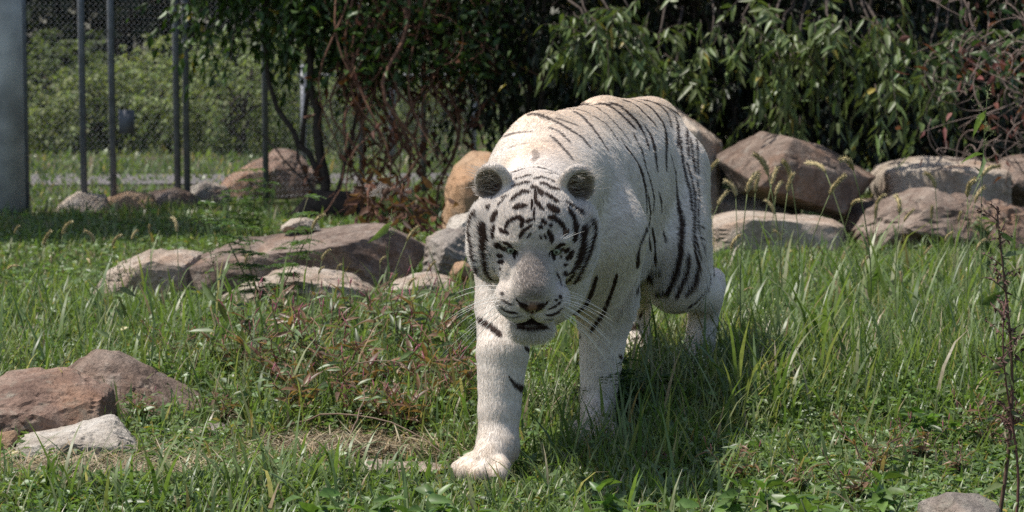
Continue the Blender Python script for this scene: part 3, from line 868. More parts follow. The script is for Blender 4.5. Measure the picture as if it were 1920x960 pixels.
for lab, px, d, tint, seed in (
    ("dark tree beyond the left edge of the picture", -330, 31.5, (0.035, 0.05, 0.02), 91), ("dark tree farthest beyond the left edge", -620, 31, (0.035, 0.05, 0.02), 92), ("dark tree farthest beyond the right edge", 2420, 31, (0.03, 0.045, 0.018), 93),
    ("dark tree behind the bushes at the far left", -60, 31, (0.035, 0.05, 0.02), 81), ("dark tree filling the gap above the slim fence post", 110, 33.5, (0.035, 0.05, 0.022), 90), ("dark grey green tree above the small fence panel", 230, 30, (0.030, 0.040, 0.020), 82),
    ("dark tree above the pale bushes right of the double posts", 420, 33, (0.045, 0.06, 0.025), 83), ("dark tree behind the slim tree's crown", 620, 32, (0.05, 0.07, 0.028), 84),
    ("dark tree beyond the vines", 830, 34, (0.05, 0.075, 0.028), 85), ("dark tree beyond the shrub above the tiger", 1080, 33, (0.03, 0.045, 0.018), 86),
    ("dark tree beyond the shrubs at the right", 1420, 32, (0.03, 0.045, 0.018), 87), ("dark tree at the far right behind the dry tendrils", 1800, 33, (0.03, 0.045, 0.018), 88), ("dark tree beyond the upper right corner", 2120, 31, (0.03, 0.045, 0.018), 89)):
    b = on_ground(px, d)
    tree("tall_tree", lab, "tree", b, [([b, b + [0.1, 0, 2.5], b + [0.0, 0.1, 5.0]], 0.16, 0.06)],
         [(b + [0, 0, 1.5], (1.5, 1.0, 1.4)), (b + [0.4, 0, 3.5], (1.9, 1.4, 1.5)), (b + [-0.4, 0.3, 5.2], (1.6, 1.3, 1.3))],
         560, 8, 0.22, 0.13, tint, seed, "trees beyond the meadow", leaf_soft, tl=0.6, shell=0.35, twigs=False)
# ================================================================== white tiger
# Body described as blended round cones and ellipsoids, meshed as ONE continuous surface.
YAW = math.atan2(0.4176, 1.15)
BA = np.array([math.sin(YAW), math.cos(YAW), 0.0])      # towards the tail
BS = np.array([math.cos(YAW), -math.sin(YAW), 0.0])     # towards the flank that faces the photographer's right
BZ = np.array([0.0, 0.0, 1.0])
W0 = np.array([0.078, 6.45, 0.0])

def Bp(t, s, z):
    return W0 + t * BA + s * BS + z * BZ

HPITCH, HROLL, HYAW = R(33.0), R(1.5), R(-1.0)
HO = at(1000, 466, 5.62)
HF0 = np.array([0.0, -math.cos(HPITCH), -math.sin(HPITCH)])
HU0 = np.array([0.0, -math.sin(HPITCH), math.cos(HPITCH)])
HX = np.array([math.cos(HROLL), 0, -math.sin(HROLL)]); 
HU = HU0 * math.cos(HROLL) + XV * math.sin(HROLL)
HF = HF0

def Hp(x, y, z):
    return HO + x * HX + y * HU + z * HF

HM = np.stack([HX, HU, HF])       # world -> head axes

F32 = np.float32
def ell(P, c, M, r):
    q = P - np.asarray(c, F32)
    if M is not None:
        q = q @ np.asarray(M, F32).T
    q = q / np.asarray(r, F32)
    k0 = np.sqrt(np.einsum('ij,ij->i', q, q))
    q = q / np.asarray(r, F32)
    k1 = np.sqrt(np.einsum('ij,ij->i', q, q)) + F32(1e-9)
    return k0 * (k0 - F32(1)) / k1

def rcone(P, a, b, ra, rb):
    ab = np.asarray(b - a, F32)
    q = P - np.asarray(a, F32)
    t = np.clip((q @ ab) / (ab @ ab), F32(0), F32(1))
    q = q - t[:, None] * ab
    return np.sqrt(np.einsum('ij,ij->i', q, q)) - (F32(ra) + F32(rb - ra) * t)

def smin(a, b, k):
    k = F32(k)
    h = np.clip(F32(0.5) + F32(0.5) * (b - a) / k, F32(0), F32(1))
    return b + (a - b) * h - k * h * (F32(1) - h)

def smax(a, b, k):
    return -smin(-a, -b, k)

BM = np.stack([BA, BS, BZ])
BODY = []
def E_(t, s, z, r, k=0.08): BODY.append(('e', Bp(t, s, z), BM, r, k))
def C_(a, b, ra, rb, k=0.06): BODY.append(('c', np.asarray(a), np.asarray(b), ra, rb, k))

# trunk
E_(0.30, 0.01, 0.705, (0.50, 0.20, 0.28))
E_(0.02, 0.02, 0.67, (0.26, 0.185, 0.29))
E_(0.74, 0.01, 0.735, (0.42, 0.19, 0.26))
E_(1.08, 0.0, 0.80, (0.24, 0.155, 0.19))
E_(0.55, 0.0, 0.54, (0.42, 0.15, 0.13))                  # hanging belly
C_(Bp(0.16, 0.01, 0.915), Bp(0.62, 0.0, 0.94), 0.05, 0.06, 0.10)
C_(Bp(0.62, 0.0, 0.94), Bp(1.10, 0.02, 0.935), 0.06, 0.07, 0.10)
# neck: thick, sloping down to the low head
C_(at(1036, 335, 6.42), at(1004, 402, 5.86), 0.165, 0.13, 0.08)
C_(at(1010, 480, 6.25), at(1003, 470, 5.88), 0.16, 0.13, 0.08)
C_(at(1020, 545, 6.20), at(1012, 545, 6.02), 0.10, 0.085, 0.08)    # brisket
# shoulder blades
C_(at(1012, 258, 6.46), at(952, 430, 6.28), 0.072, 0.092, 0.06)
C_(at(1100, 300, 6.56), at(1126, 440, 6.48), 0.08, 0.12, 0.09)
# leading foreleg (planted in front)
C_(at(950, 435, 6.26), at(948, 575, 6.24), 0.095, 0.086, 0.05)
C_(at(947, 575, 6.22), at(943, 660, 6.14), 0.084, 0.075, 0.025)
C_(at(942, 660, 6.14), at(936, 770, 6.12), 0.075, 0.061, 0.010)
C_(at(936, 770, 6.12), at(934, 835, 6.11), 0.061, 0.058, 0.010)
PAW1 = at(924, 872, 6.07)
# trailing foreleg
C_(at(1132, 440, 6.48), at(1136, 590, 6.62), 0.122, 0.085, 0.07)
C_(at(1134, 590, 6.62), at(1122, 740, 6.64), 0.082, 0.057, 0.02)
C_(at(1122, 740, 6.64), at(1119, 795, 6.64), 0.057, 0.055, 0.010)
PAW2 = at(1116, 826, 6.58)
# hind leg on the near flank
C_(Bp(1.04, 0.095, 0.77), at(1256, 470, 7.20), 0.145, 0.12, 0.06)
C_(at(1258, 440, 7.26), at(1266, 535, 7.20), 0.12, 0.08, 0.06)
C_(at(1268, 535, 7.22), at(1318, 555, 7.62), 0.085, 0.062, 0.06)
C_(Bp(1.16, 0.085, 0.70), at(1306, 540, 7.60), 0.125, 0.065, 0.06)
C_(at(1338, 522, 7.72), at(1320, 556, 7.62), 0.036, 0.06, 0.03)       # hock
C_(at(1326, 540, 7.70), at(1313, 640, 7.66), 0.057, 0.055, 0.05)
PAW3 = at(1306, 690, 7.60)
# hind leg on the far side
C_(Bp(1.04, -0.115, 0.74), at(1178, 500, 7.30), 0.150, 0.10, 0.06)
C_(at(1178, 500, 7.30), at(1196, 560, 7.66), 0.095, 0.052, 0.05)
C_(at(1200, 548, 7.74), at(1194, 640, 7.72), 0.046, 0.046, 0.04)
PAW4 = at(1198, 672, 7.68)
# tail, hanging behind
_tl = [Bp(1.28, 0, 0.86), Bp(1.40, 0.0, 0.74), Bp(1.44, -0.02, 0.55), Bp(1.47, -0.06, 0.36), Bp(1.56, -0.10, 0.28)]
for a, b, ra, rb in zip(_tl[:-1], _tl[1:], (0.05, 0.036, 0.032, 0.03), (0.036, 0.032, 0.03, 0.028)):
    C_(a, b, ra, rb, 0.03)

def paw_prims(c, yaw, w=1.0):
    """Broad paw: pad mass and four toes; yaw turns the toes (0 = towards the camera)."""
    f = np.array([math.sin(yaw), -math.cos(yaw), 0.0]); s = np.array([math.cos(yaw), math.sin(yaw), 0.0])
    out = []
    top = c + BZ * 0.035
    out.append(('c', top - f * 0.02, c + f * 0.02, 0.055 * w, 0.056 * w, 0.04))
    for k, (o, l) in enumerate(((-0.060, 0.050), (-0.021, 0.078), (0.021, 0.076), (0.060, 0.048))):
        base = c + s * o * 0.8 * w + f * 0.03
        tip = c + s * o * 1.08 * w + f * (l + 0.012) - BZ * 0.014
        out.append(('c', base, tip, 0.034 * w, 0.030 * w, 0.014))
    return out

for c, yw in ((PAW1, R(-38)), (PAW2, R(-10)), (PAW3, R(-15)), (PAW4, R(-8))):
    c[2] = float(gz(c[0], c[1])) + 0.046
    BODY.extend(paw_prims(c, yw))

def prim(P, p):
    return ell(P, p[1], p[2], p[3]) if p[0] == 'e' else rcone(P, p[1], p[2], p[3], p[4])

def body_sdf(P):
    """Blend of all body shapes; points are handled in small blocks that skip the shapes too far away to matter."""
    out = np.empty(len(P), dtype=F32)
    B = 0.11
    key = np.floor(P / B).astype(np.int64)
    key = (key[:, 0] * 4096 + key[:, 1]) * 4096 + key[:, 2]
    order = np.argsort(key, kind='stable')
    cuts = np.concatenate([[0], np.where(np.diff(key[order]))[0] + 1, [len(P)]])
    lo_ = np.minimum.reduceat(P[order], cuts[:-1], axis=0); hi_ = np.maximum.reduceat(P[order], cuts[:-1], axis=0)
    cen = (lo_ + hi_) / 2
    rad = np.linalg.norm(hi_ - cen, axis=1) + 1e-6
    VC = np.stack([prim(cen, p) for p in BODY])
    use = VC < (VC.min(0) + 2.2 * rad)[None] + np.array([p[-1] for p in BODY])[:, None]
    for j, (a, b) in enumerate(zip(cuts[:-1], cuts[1:])):
        I = order[a:b]
        Q = P[I]
        d = None
        for k in np.where(use[:, j])[0]:
            p = BODY[k]
            v = prim(Q, p)
            d = v if d is None else smin(d, v, p[-1])
        out[I] = d
    q = (P - W0.astype(F32)) @ BM.astype(F32).T                # soft folds of skin behind the shoulder
    ph = q[:, 0] + 0.10 * q[:, 2] + 0.02 * np.sin(q[:, 2] * 9)
    m_ = np.exp(-((q[:, 0] - 0.30) / 0.17) ** 4) * np.exp(-((q[:, 2] - 0.66) / 0.20) ** 4)
    out += (0.0045 * m_ * np.cos(ph * 6.2832 / 0.085)).astype(F32)
    return out + F32(0.004)

EYE_X, EYE_Y, EYE_Z = 0.061, 0.009, 0.002
def head_sdf(P):
    q = (P - HO.astype(F32)) @ HM.astype(F32).T
    I = None
    a = q.copy(); sx = np.sign(a[:, 0]); a[:, 0] = np.abs(a[:, 0])          # symmetric
    V = lambda x, y, z: np.array([x, y, z])
    d = ell(q, V(0, 0.02, -0.115), I, (0.112, 0.105, 0.135))                  # skull
    d = smin(d, ell(q, V(0, 0.045, -0.055), I, (0.085, 0.062, 0.075)), 0.05)  # forehead
    d = smin(d, ell(a, V(0.086, -0.045, -0.055), I, (0.055, 0.072, 0.062)), 0.05)   # cheek bones
    d = smin(d, ell(a, V(0.128, -0.030, -0.100), I, (0.032, 0.088, 0.045)), 0.05)   # ruff
    d = smin(d, ell(a, V(0.093, -0.105, -0.085), I, (0.045, 0.062, 0.048)), 0.05)
    d = smin(d, rcone(q, V(0, 0.014, -0.02), V(0, -0.052, 0.088), 0.044, 0.044), 0.035)   # bridge of the nose
    d = smin(d, rcone(a, V(0.006, 0.006, -0.012), V(0.017, -0.060, 0.094), 0.038, 0.034), 0.02)
    d = smin(d, ell(a, V(0.048, -0.106, 0.070), I, (0.047, 0.046, 0.052)), 0.022)   # whisker pads
    d = smin(d, ell(a, V(0.031, -0.120, 0.100), I, (0.033, 0.030, 0.030)), 0.018)
    d = smin(d, ell(q, V(0, -0.080, 0.124), I, (0.035, 0.018, 0.016)), 0.012)       # nose leather
    d = smin(d, ell(a, V(0.054, 0.036, 0.0), I, (0.036, 0.017, 0.030)), 0.018)   # brow
    d = smin(d, ell(a, V(0.053, -0.058, 0.006), I, (0.034, 0.043, 0.043)), 0.026)       # flesh beside the nose
    jaw = rcone(q, V(0, -0.185, 0.066), V(0, -0.10, -0.08), 0.040, 0.065)
    jaw = smin(jaw, ell(a, V(0.018, -0.196, 0.078), I, (0.036, 0.032, 0.034)), 0.02)
    d = smin(d, jaw, 0.02)
    d = smax(d, -rcone(a, V(0.0, -0.158, 0.13), V(0.045, -0.160, 0.075), 0.011, 0.009), 0.010)  # open mouth
    d = smax(d, -ell(q, V(0, -0.157, 0.10), I, (0.040, 0.012, 0.05)), 0.008)
    d = smax(d, -ell(a, V(0.019, -0.092, 0.143), I, (0.009, 0.007, 0.012)), 0.006)    # nostrils
    d = smax(d, -rcone(a, V(0, -0.100, 0.16), V(0, -0.145, 0.145), 0.004, 0.004), 0.008)
    d = smax(d, -ell(a, V(EYE_X - 0.002, EYE_Y - 0.001, EYE_Z + 0.030), I, (0.020, 0.011, 0.022)), 0.010)   # eye sockets
    # ears: rounded cups, opening forwards and outwards
    th = R(20)
    EM = np.array([[math.cos(th), 0, -math.sin(th)], [0, 1, 0], [math.sin(th), 0, math.cos(th)]])
    ph = R(-14)
    RZ = np.array([[math.cos(ph), -math.sin(ph), 0], [math.sin(ph), math.cos(ph), 0], [0, 0, 1]])
    EMt = RZ @ EM
    ec = V(0.107, 0.101, -0.142)
    e = ell(a, ec, EMt, (0.049, 0.062, 0.020))
    e = smax(e, -ell(a, ec + EMt.T @ V(0.006, -0.006, 0.024), EMt, (0.043, 0.055, 0.036)), 0.004)
    d = smin(d, e, 0.014)
    return d

def tiger_sdf(P):
    P = np.asarray(P, dtype=F32)
    d = body_sdf(P)
    m = np.linalg.norm(P - Hp(0, -0.02, -0.03), axis=1) < 0.31
    if m.any():
        h = head_sdf(P[m])
        d[m] = smin(d[m], h, 0.035)
    return d

def march(lo, hi, cell=0.006, coarse=6):
    """Surface nets over a narrow band round the zero level of tiger_sdf."""
    big = cell * coarse
    n = np.ceil((hi - lo) / (big * 4)).astype(int)
    g = np.stack(np.meshgrid(*[np.arange(k) for k in n], indexing='ij'), -1).reshape(-1, 3)
    g = g[np.abs(tiger_sdf(lo + (g + 0.5) * big * 4)) < big * 4 * 1.05]
    sub = np.stack(np.meshgrid(*[np.arange(4)] * 3, indexing='ij'), -1).reshape(-1, 3)
    g = (g[:, None, :] * 4 + sub[None]).reshape(-1, 3)
    g = g[np.abs(tiger_sdf(lo + (g + 0.5) * big)) < big * 1.05]
    n = n * 4
    N = n * coarse + 1
    F = np.full(N, 1.0, dtype=np.float32)
    known = np.zeros(N, dtype=bool)
    off = np.stack(np.meshgrid(*[np.arange(coarse + 1)] * 3, indexing='ij'), -1).reshape(-1, 3)
    idx = (g[:, None, :] * coarse + off[None]).reshape(-1, 3)
    key = np.unique((idx[:, 0] * N[1] + idx[:, 1]) * N[2] + idx[:, 2])
    pts = np.stack([key // (N[1] * N[2]), (key // N[2]) % N[1], key % N[2]], -1)
    val = tiger_sdf(lo + pts * cell)
    F.ravel()[key] = val
    known.ravel()[key] = True
    s = F < 0
    # cells whose 8 corners are known and of both signs
    def corner(A, i, j, k):
        return A[i:A.shape[0] - 1 + i, j:A.shape[1] - 1 + j, k:A.shape[2] - 1 + k]
    cs = [(i, j, k) for i in (0, 1) for j in (0, 1) for k in (0, 1)]
    cnt = sum(corner(s, *c).astype(np.int8) for c in cs)
    kn = np.ones_like(cnt, dtype=bool)
    for c in cs: kn &= corner(known, *c)
    act = (cnt > 0) & (cnt < 8) & kn
    ci = np.argwhere(act)
    vid = np.full(act.shape, -1, dtype=np.int64)
    vid[tuple(ci.T)] = np.arange(len(ci))
    acc = np.zeros((len(ci), 3)); w = np.zeros(len(ci))
    for a in range(3):
        for o in [c for c in cs if c[a] == 0]:
            p0 = ci + np.array(o); e = np.zeros(3, int); e[a] = 1; p1 = p0 + e
            f0 = F[tuple(p0.T)]; f1 = F[tuple(p1.T)]
            m = (f0 < 0) != (f1 < 0)
            t = f0[m] / (f0[m] - f1[m])
            acc[m] += p0[m] + t[:, None] * e
            w[m] += 1
    V = lo + acc / w[:, None] * cell
    quads = []
    for a in range(3):
        b, c = (a + 1) % 3, (a + 2) % 3
        sl0 = [slice(None)] * 3; sl1 = [slice(None)] * 3
        sl0[a] = slice(0, N[a] - 1); sl1[a] = slice(1, N[a])
        ch = (s[tuple(sl0)] != s[tuple(sl1)]) & known[tuple(sl0)] & known[tuple(sl1)]
        e = np.argwhere(ch)
        e = e[(e[:, b] > 0) & (e[:, c] > 0) & (e[:, b] < N[b] - 1) & (e[:, c] < N[c] - 1)]
        flip = s[tuple(e.T)]
        def v(db, dc):
            p = e.copy(); p[:, b] += db; p[:, c] += dc
            return vid[tuple(p.T)]
        q = np.stack([v(-1, -1), v(0, -1), v(0, 0), v(-1, 0)], -1)
        q[~flip] = q[~flip][:, ::-1]
        quads.append(q[(q >= 0).all(1)])
    return V, np.concatenate(quads)

TV, TQ = march(np.array([-0.35, 5.30, -0.05]), np.array([1.05, 8.20, 1.16]), 0.0070, 3)
def mesh_normals(V, Q):
    fn = np.cross(V[Q[:, 2]] - V[Q[:, 0]], V[Q[:, 3]] - V[Q[:, 1]])
    N = np.zeros_like(V)
    for k in range(4):
        for ax in range(3):
            N[:, ax] += np.bincount(Q[:, k], fn[:, ax], minlength=len(V))
    return N / (np.linalg.norm(N, axis=1, keepdims=True) + 1e-12)
for _ in range(2):
    TV = TV - mesh_normals(TV, TQ) * np.clip(tiger_sdf(TV), -0.005, 0.005)[:, None]
TN = mesh_normals(TV, TQ)
bvh = BVHTree.FromPolygons([tuple(v) for v in TV], [tuple(int(k) for k in q) for q in TQ])

def hit(px, py):
    r = Vector(ray(px, py)).normalized()
    loc, nor, idx, dist = bvh.ray_cast(Vector(CAM), r)
    return None if loc is None else (np.array(loc), dist)

# ---- coat pattern: every stripe is a line on the animal's own surface (x, y as seen from the front, full width)
BLK = np.array([0.060, 0.034, 0.024]); BRN = np.array([0.16, 0.10, 0.065]); PNK = np.array([0.23, 0.125, 0.095])
S = []
def st(w, *p, c=0, a=1.0, mir=False):
    S.append((w if isinstance(w, (tuple, list)) else (w, w), p, c, a, mir))
# -- face, left side of the picture
st((8, 10), (895, 398), (886.5, 412), (883.5, 433), (886, 453), (890, 477), (892, 490))
st((12, 4), (905, 420), (907, 433), (909, 446), (907, 458), (907, 472), (909, 488), (911, 505), (916, 516), (922, 522), (929, 525))
st(10, (933, 397), (926, 408), (924, 416)); st(6, (928, 423), (924, 434), (925, 447))
st((7, 3), (895, 496), (897.5, 508), (904, 519), (910, 526), (922, 530), (930, 532))
st((8, 5), (926, 459), (937, 460), (947, 470))
st(5, (932, 478), (944, 481)); st(5, (933, 491), (946, 491)); st(4, (937, 503), (941, 506)); st(2, (924, 499), (930, 512))
st(1.6, (916, 465), (919, 482)); st(2.2, (937, 449), (941, 461), (949, 468))
st((4, 7, 5), (943, 453), (954, 459), (961.5, 467), (966, 476), (967, 486))
st(6, (958, 377), (969, 367), (982, 359), (994, 361)); st((6, 8, 5), (962, 391), (974, 387), (989, 385))
st(5, (946, 430), (952, 417), (961.5, 411), (972.5, 406), (980, 412.5), (977, 427))
st(5, (936.5, 428), (941, 433), (954, 438)); st(4, (985, 416), (999, 411)); st((3, 5), (999, 420), (990, 427), (980, 434), (974, 447))
st(2.5, (996, 436), (988, 446)); st(3, (997.5, 373), (997.5, 386), (996, 394)); st(4, (1004, 356), (1004, 375), (1008, 387))
st(2.5, (1003, 387), (1001, 401), (1002, 415)); st(4, (957, 325), (969, 323), (985, 317)); st(3.5, (960, 337.5), (976, 335), (988, 330), (999, 331))
st(4.5, (960, 351), (972, 347), (985, 343), (997, 344.5)); st(3, (1000, 337), (1010, 336)); st(7, (997, 351), (1007, 354))
st(5, (913, 392), (919, 387)); st(4, (933, 387), (947, 373)); st(3, (940, 372), (954, 367))
# -- face, right side
st(3, (1000, 315), (1008, 314), (1030, 322), (1045, 330)); st(3, (1017.5, 323), (1039, 328)); st(3.5, (999, 337), (1014, 333), (1031.5, 337.5), (1042, 344))
st(6, (1011, 344), (1024, 347), (1035, 354), (1048, 356)); st(7, (1011, 355), (1016, 367)); st(6, (1020.6, 362.5), (1033, 370), (1047, 380))
st((6, 10, 7), (1025, 384), (1036, 391), (1049, 397)); st(4, (1008, 378), (1013, 389), (1020, 395))
st(6, (1027, 408), (1038, 408), (1049, 415.6), (1056, 425), (1060, 433)); st(5, (1031, 420), (1033, 424)); st(5, (1016, 412), (1024, 420)); st(5, (1012, 423), (1016, 428))
st(6, (1027, 431), (1034, 444), (1034, 455)); st(2.5, (1011, 441), (1016, 448)); st(3, (1020, 438), (1025, 448))
st(8, (1064, 392), (1074, 406), (1078, 422), (1078, 436), (1076, 453)); st(4, (1058, 378), (1077, 389), (1095, 403))
st((9, 11, 6), (1097, 423), (1092.5, 437), (1092.5, 458), (1088, 483), (1081.5, 499), (1074, 508), (1061, 517))
st((6, 8, 5), (1105, 412.5), (1111, 423), (1112, 437), (1107, 458), (1100, 477), (1095, 492), (1086, 513), (1080, 524), (1067, 537), (1058, 538))
st(8, (1074, 470), (1069, 481), (1061, 486)); st(6, (1067.5, 466), (1058, 472)); st(4, (1056, 497), (1064, 496)); st(3, (1051, 481), (1053, 482))
st(6, (1056, 510), (1063, 516)); st(4, (1077, 505), (1077, 511), (1067, 524), (1058, 531))
st((4, 7, 5), (1061, 457), (1050, 459), (1042, 466), (1037, 478), (1037, 489)); st(2.5, (1041, 508), (1049, 522), (1053, 538)); st(6, (1056, 439), (1066, 431), c=1)
# -- muzzle
st((2.5, 6), (968, 557), (974, 568), (983, 575), (991, 584)); st((2.5, 6), (1028, 562), (1022, 571), (1014, 575), (1005, 584))
st((7, 12), (977, 570), (989, 580)); st((7, 12), (1019, 570), (1007, 580)); st(3, (986, 566), (1011, 567), c=2, a=.7); st(2.5, (997, 588), (996, 600))
st((4, 5, 4), (967, 611), (986, 607), (996.7, 601), (1005, 608), (1026, 614)); st(5, (969, 614), (996, 617), (1026, 616))
st(3, (937, 573), (948, 583), (971, 587.5)); st(3, (941, 561), (948, 566), (961, 572), a=.8); st(2, (945, 590), (961, 595), (983, 592), a=.7); st(4, (941, 550), (943, 552), a=.8)
st(3, (1028, 580), (1039, 575), (1047, 570), (1053, 564)); st(3.5, (1024, 590), (1034, 591), (1045, 586), (1054, 577)); st(2, (1021, 599), (1040, 598), a=.7)
st(4.5, (1050, 556), (1051, 557)); st(3, (1041, 562), (1043, 563))
st((9, 12, 5), (998, 572), (998, 578), (997, 586), c=2)
# -- neck and chest
st((6, 4, 2), (942, 257), (955, 252), (972, 248), (990, 247), (1007, 245), a=.7)
st(6, (987, 215), (1003, 213), (1020, 218), (1042, 227), (1067, 242), (1092, 258), (1108, 278), a=.85); st(5, (1043, 221), (1063, 228), (1088, 238), a=.75)
st(4, (1028, 238), (1047, 245), (1060, 257), (1073, 272), a=.8); st(5, (1032, 253), (1050, 270), (1067, 290), (1075, 302), a=.85)
st(5, (952, 278), (975, 270), (993, 268), c=1, a=.45); st(9, (1000, 303), (1007, 293), (1000, 280), c=1, a=.45)
st((5, 8), (1119, 517), (1110, 547), (1098, 573), (1071, 594)); st(5, (1157, 514), (1148, 545), (1132, 587), (1107, 624)); st(7, (894, 599), (910, 608), (923, 616), (940, 632))
st(6, (983, 650), (993, 660)); st((2, 9), (953, 707), (968, 725), (985, 733)); st(7, (1084, 682), (1086, 685)); st(5, (1160, 668), (1167, 673)); st(4, (1080, 632), (1090, 632))
# -- far hind leg
st(9, (1183, 615), (1197, 613)); st(5, (1183, 638), (1200, 633)); st(7, (1177, 670), (1203, 663), (1215, 653)); st(10, (1198, 523), (1189, 549)); st(4, (1204, 581), (1200, 599))
# -- back, flank and thigh (mirrored on to the other flank)
mk = dict(mir=True)
st(5, (1075, 208), (1092, 218), (1108, 235), (1123, 255), (1137, 278), (1142, 286), a=.9, **mk)
st(3.5, (1055, 205), (1080, 205), (1100, 210), (1120, 222), (1137, 233), (1150, 250), (1160, 265), a=.8, **mk)
st(3.5, (1075, 198), (1100, 196), (1120, 202), (1140, 217), (1157, 235), (1172, 253), (1182, 268), a=.9, **mk)
st((3, 8, 3), (1163, 257), (1175, 277), (1187, 293), (1198, 312), (1205, 328), (1211, 355), (1212, 377), (1213, 402), **mk)
st(5, (1120, 193), (1137, 195), (1157, 207), (1173, 223), (1187, 237), (1193, 243), **mk)
st((3, 5, 4), (1187, 247), (1193, 263), (1203, 280), (1208, 300), (1213, 320), (1223, 352), (1227, 375), (1224, 400), **mk)
st((4, 8, 4), (1142, 192), (1162, 198), (1178, 212), (1193, 227), (1203, 242), (1212, 260), (1218, 285), **mk)
st((4, 7, 4), (1208, 235), (1220, 252), (1227, 273), (1230, 297), (1233, 325), **mk)
st((5, 7, 3), (1167, 188), (1183, 192), (1198, 202), (1213, 217), (1227, 232), (1232, 240), **mk); st(3, (1195, 210), (1205, 222), **mk)
st((4, 9, 5), (1177, 185), (1203, 192), (1220, 202), (1232, 215), (1243, 230), (1249, 250), (1250, 273), (1249, 300), (1250, 323), **mk)
st((5, 6, 2), (1200, 187), (1220, 190), (1237, 197), (1250, 210), (1257, 225), (1260, 242), **mk); st(4, (1237, 194), (1253, 203), (1267, 218), (1272, 237), (1273, 258), (1272, 277), **mk)
st((3, 6, 3), (1277, 257), (1278, 283), (1283, 312), (1287, 333), (1295, 357), (1297, 377), (1298, 400), **mk); st(4.5, (1256, 204), (1270, 213), (1283, 228), (1289, 245), (1290, 270), (1293, 297), **mk)
st(4, (1295, 257), (1298, 280), (1302, 307), (1305, 328), **mk); st(4, (1288, 303), (1296, 330), (1303, 360), (1304, 388), (1303, 423), (1302, 450), (1305, 488), **mk)
st(3.5, (1295, 237), (1303, 250), (1308, 270), (1309, 300), (1310, 328), **mk); st(2.5, (1308, 335), (1311, 368), (1310, 402), (1311, 430), (1318, 463), **mk)
st(4, (1305, 443), (1310, 468), (1313, 488), **mk); st(3, (1315, 425), (1322, 430)); st(3, (1316, 447), (1324, 452)); st(3, (1322, 457), (1321, 480))
st((4, 9, 7), (1258, 290), (1263, 308), (1267, 328), (1270, 363), (1275, 393), (1280, 413), (1279, 447), (1276, 482), (1267, 517), (1251, 551), (1230, 553), **mk)
st((3, 6, 3), (1235, 360), (1240, 380), (1241, 402), **mk); st(4, (1245, 433), (1249, 457), **mk)
st((3, 6, 3), (1215, 363), (1220, 400), (1217, 423), (1210, 438), (1200, 462), (1193, 485), **mk); st(5, (1215, 437), (1220, 472), **mk); st(6, (1222, 427), (1227, 455), (1227, 496), **mk)
st((3, 9), (1200, 462), (1196, 485), (1196, 503), **mk); st(8, (1212, 510), (1223, 530)); st(3, (1225, 514), (1241, 510))
st(6, (1293, 478), (1287, 514), (1276, 540), (1267, 560), **mk); st((4, 10, 7), (1305, 478), (1309, 503), (1299, 537), (1285, 556), **mk)
st(6, (1329, 489), (1328, 521), (1317, 551), (1303, 569), (1289, 578), **mk); st(4, (1333, 512), (1330, 535), (1318, 560), (1306, 578), **mk)
st(3, (1336, 498), (1340, 512), (1338, 523))

STROKES = []      # (points, radii, colour index, strength)
for w, pts, c, a, mir in S:
    pts = np.array(pts, dtype=float)
    seg = np.concatenate([[0], np.cumsum(np.linalg.norm(np.diff(pts, axis=0), axis=1))])
    n = max(3, int(seg[-1] / 1.3))
    u = np.linspace(0, seg[-1], n)
    xs, ys = np.interp(u, seg, pts[:, 0]), np.interp(u, seg, pts[:, 1])
    ww = np.interp(u / seg[-1], np.linspace(0, 1, len(w)), w)
    tp = min(6.0, seg[-1] * 0.3)
    ww = ww * np.clip(0.35 + 0.65 * np.minimum(u, seg[-1] - u) / tp, 0, 1) if seg[-1] > 4 else ww
    P3, r3 = [], []
    for x, y, k in zip(xs, ys, ww):
        h = hit(x, y)
        if h is not None:
            P3.append(h[0]); r3.append(0.5 * k * h[1] / FPX * (1.5 if y > 300 and x < 1125 else 1.42 if x < 1240 else 1.2))
    if len(P3) < 2: continue
    P3, r3 = np.array(P3), np.array(r3)
    STROKES.append((P3, r3, c, a))
    if mir:
        q = (P3 - W0) @ BM.T
        q[:, 1] *= -1
        Pm = W0 + q @ BM
        Pm = np.array([np.array(bvh.find_nearest(Vector(p))[0]) for p in Pm])
        STROKES.append((Pm, r3 * 1.1, c, a))
# rings on the tail
for k in range(9):
    f = 0.3 + 0.4 * k
    i = min(int(f), 3)
    c0 = _tl[i] + (_tl[i + 1] - _tl[i]) * (f - i)
    STROKES.append((np.array([c0, c0 + 1e-4]), np.array([0.048, 0.048]) if k < 1 else np.array([0.041, 0.041]), 0, 0.9))

def ear_in(q):
    """1 in the bowl of an ear, 0 outside."""
    b = np.stack([np.abs(q[:, 0]), q[:, 1], q[:, 2]], -1) - np.array([0.113, 0.096, -0.147])
    return np.exp(-((b / np.array([0.042, 0.054, 0.023])) ** 4).sum(1))

def ear_core(q):
    """The dark hollow of the ear, low and towards the skull."""
    b = np.stack([np.abs(q[:, 0]), q[:, 1], q[:, 2]], -1) - np.array([0.104, 0.086, -0.150])
    return np.exp(-((b / np.array([0.028, 0.036, 0.030])) ** 2).sum(1))

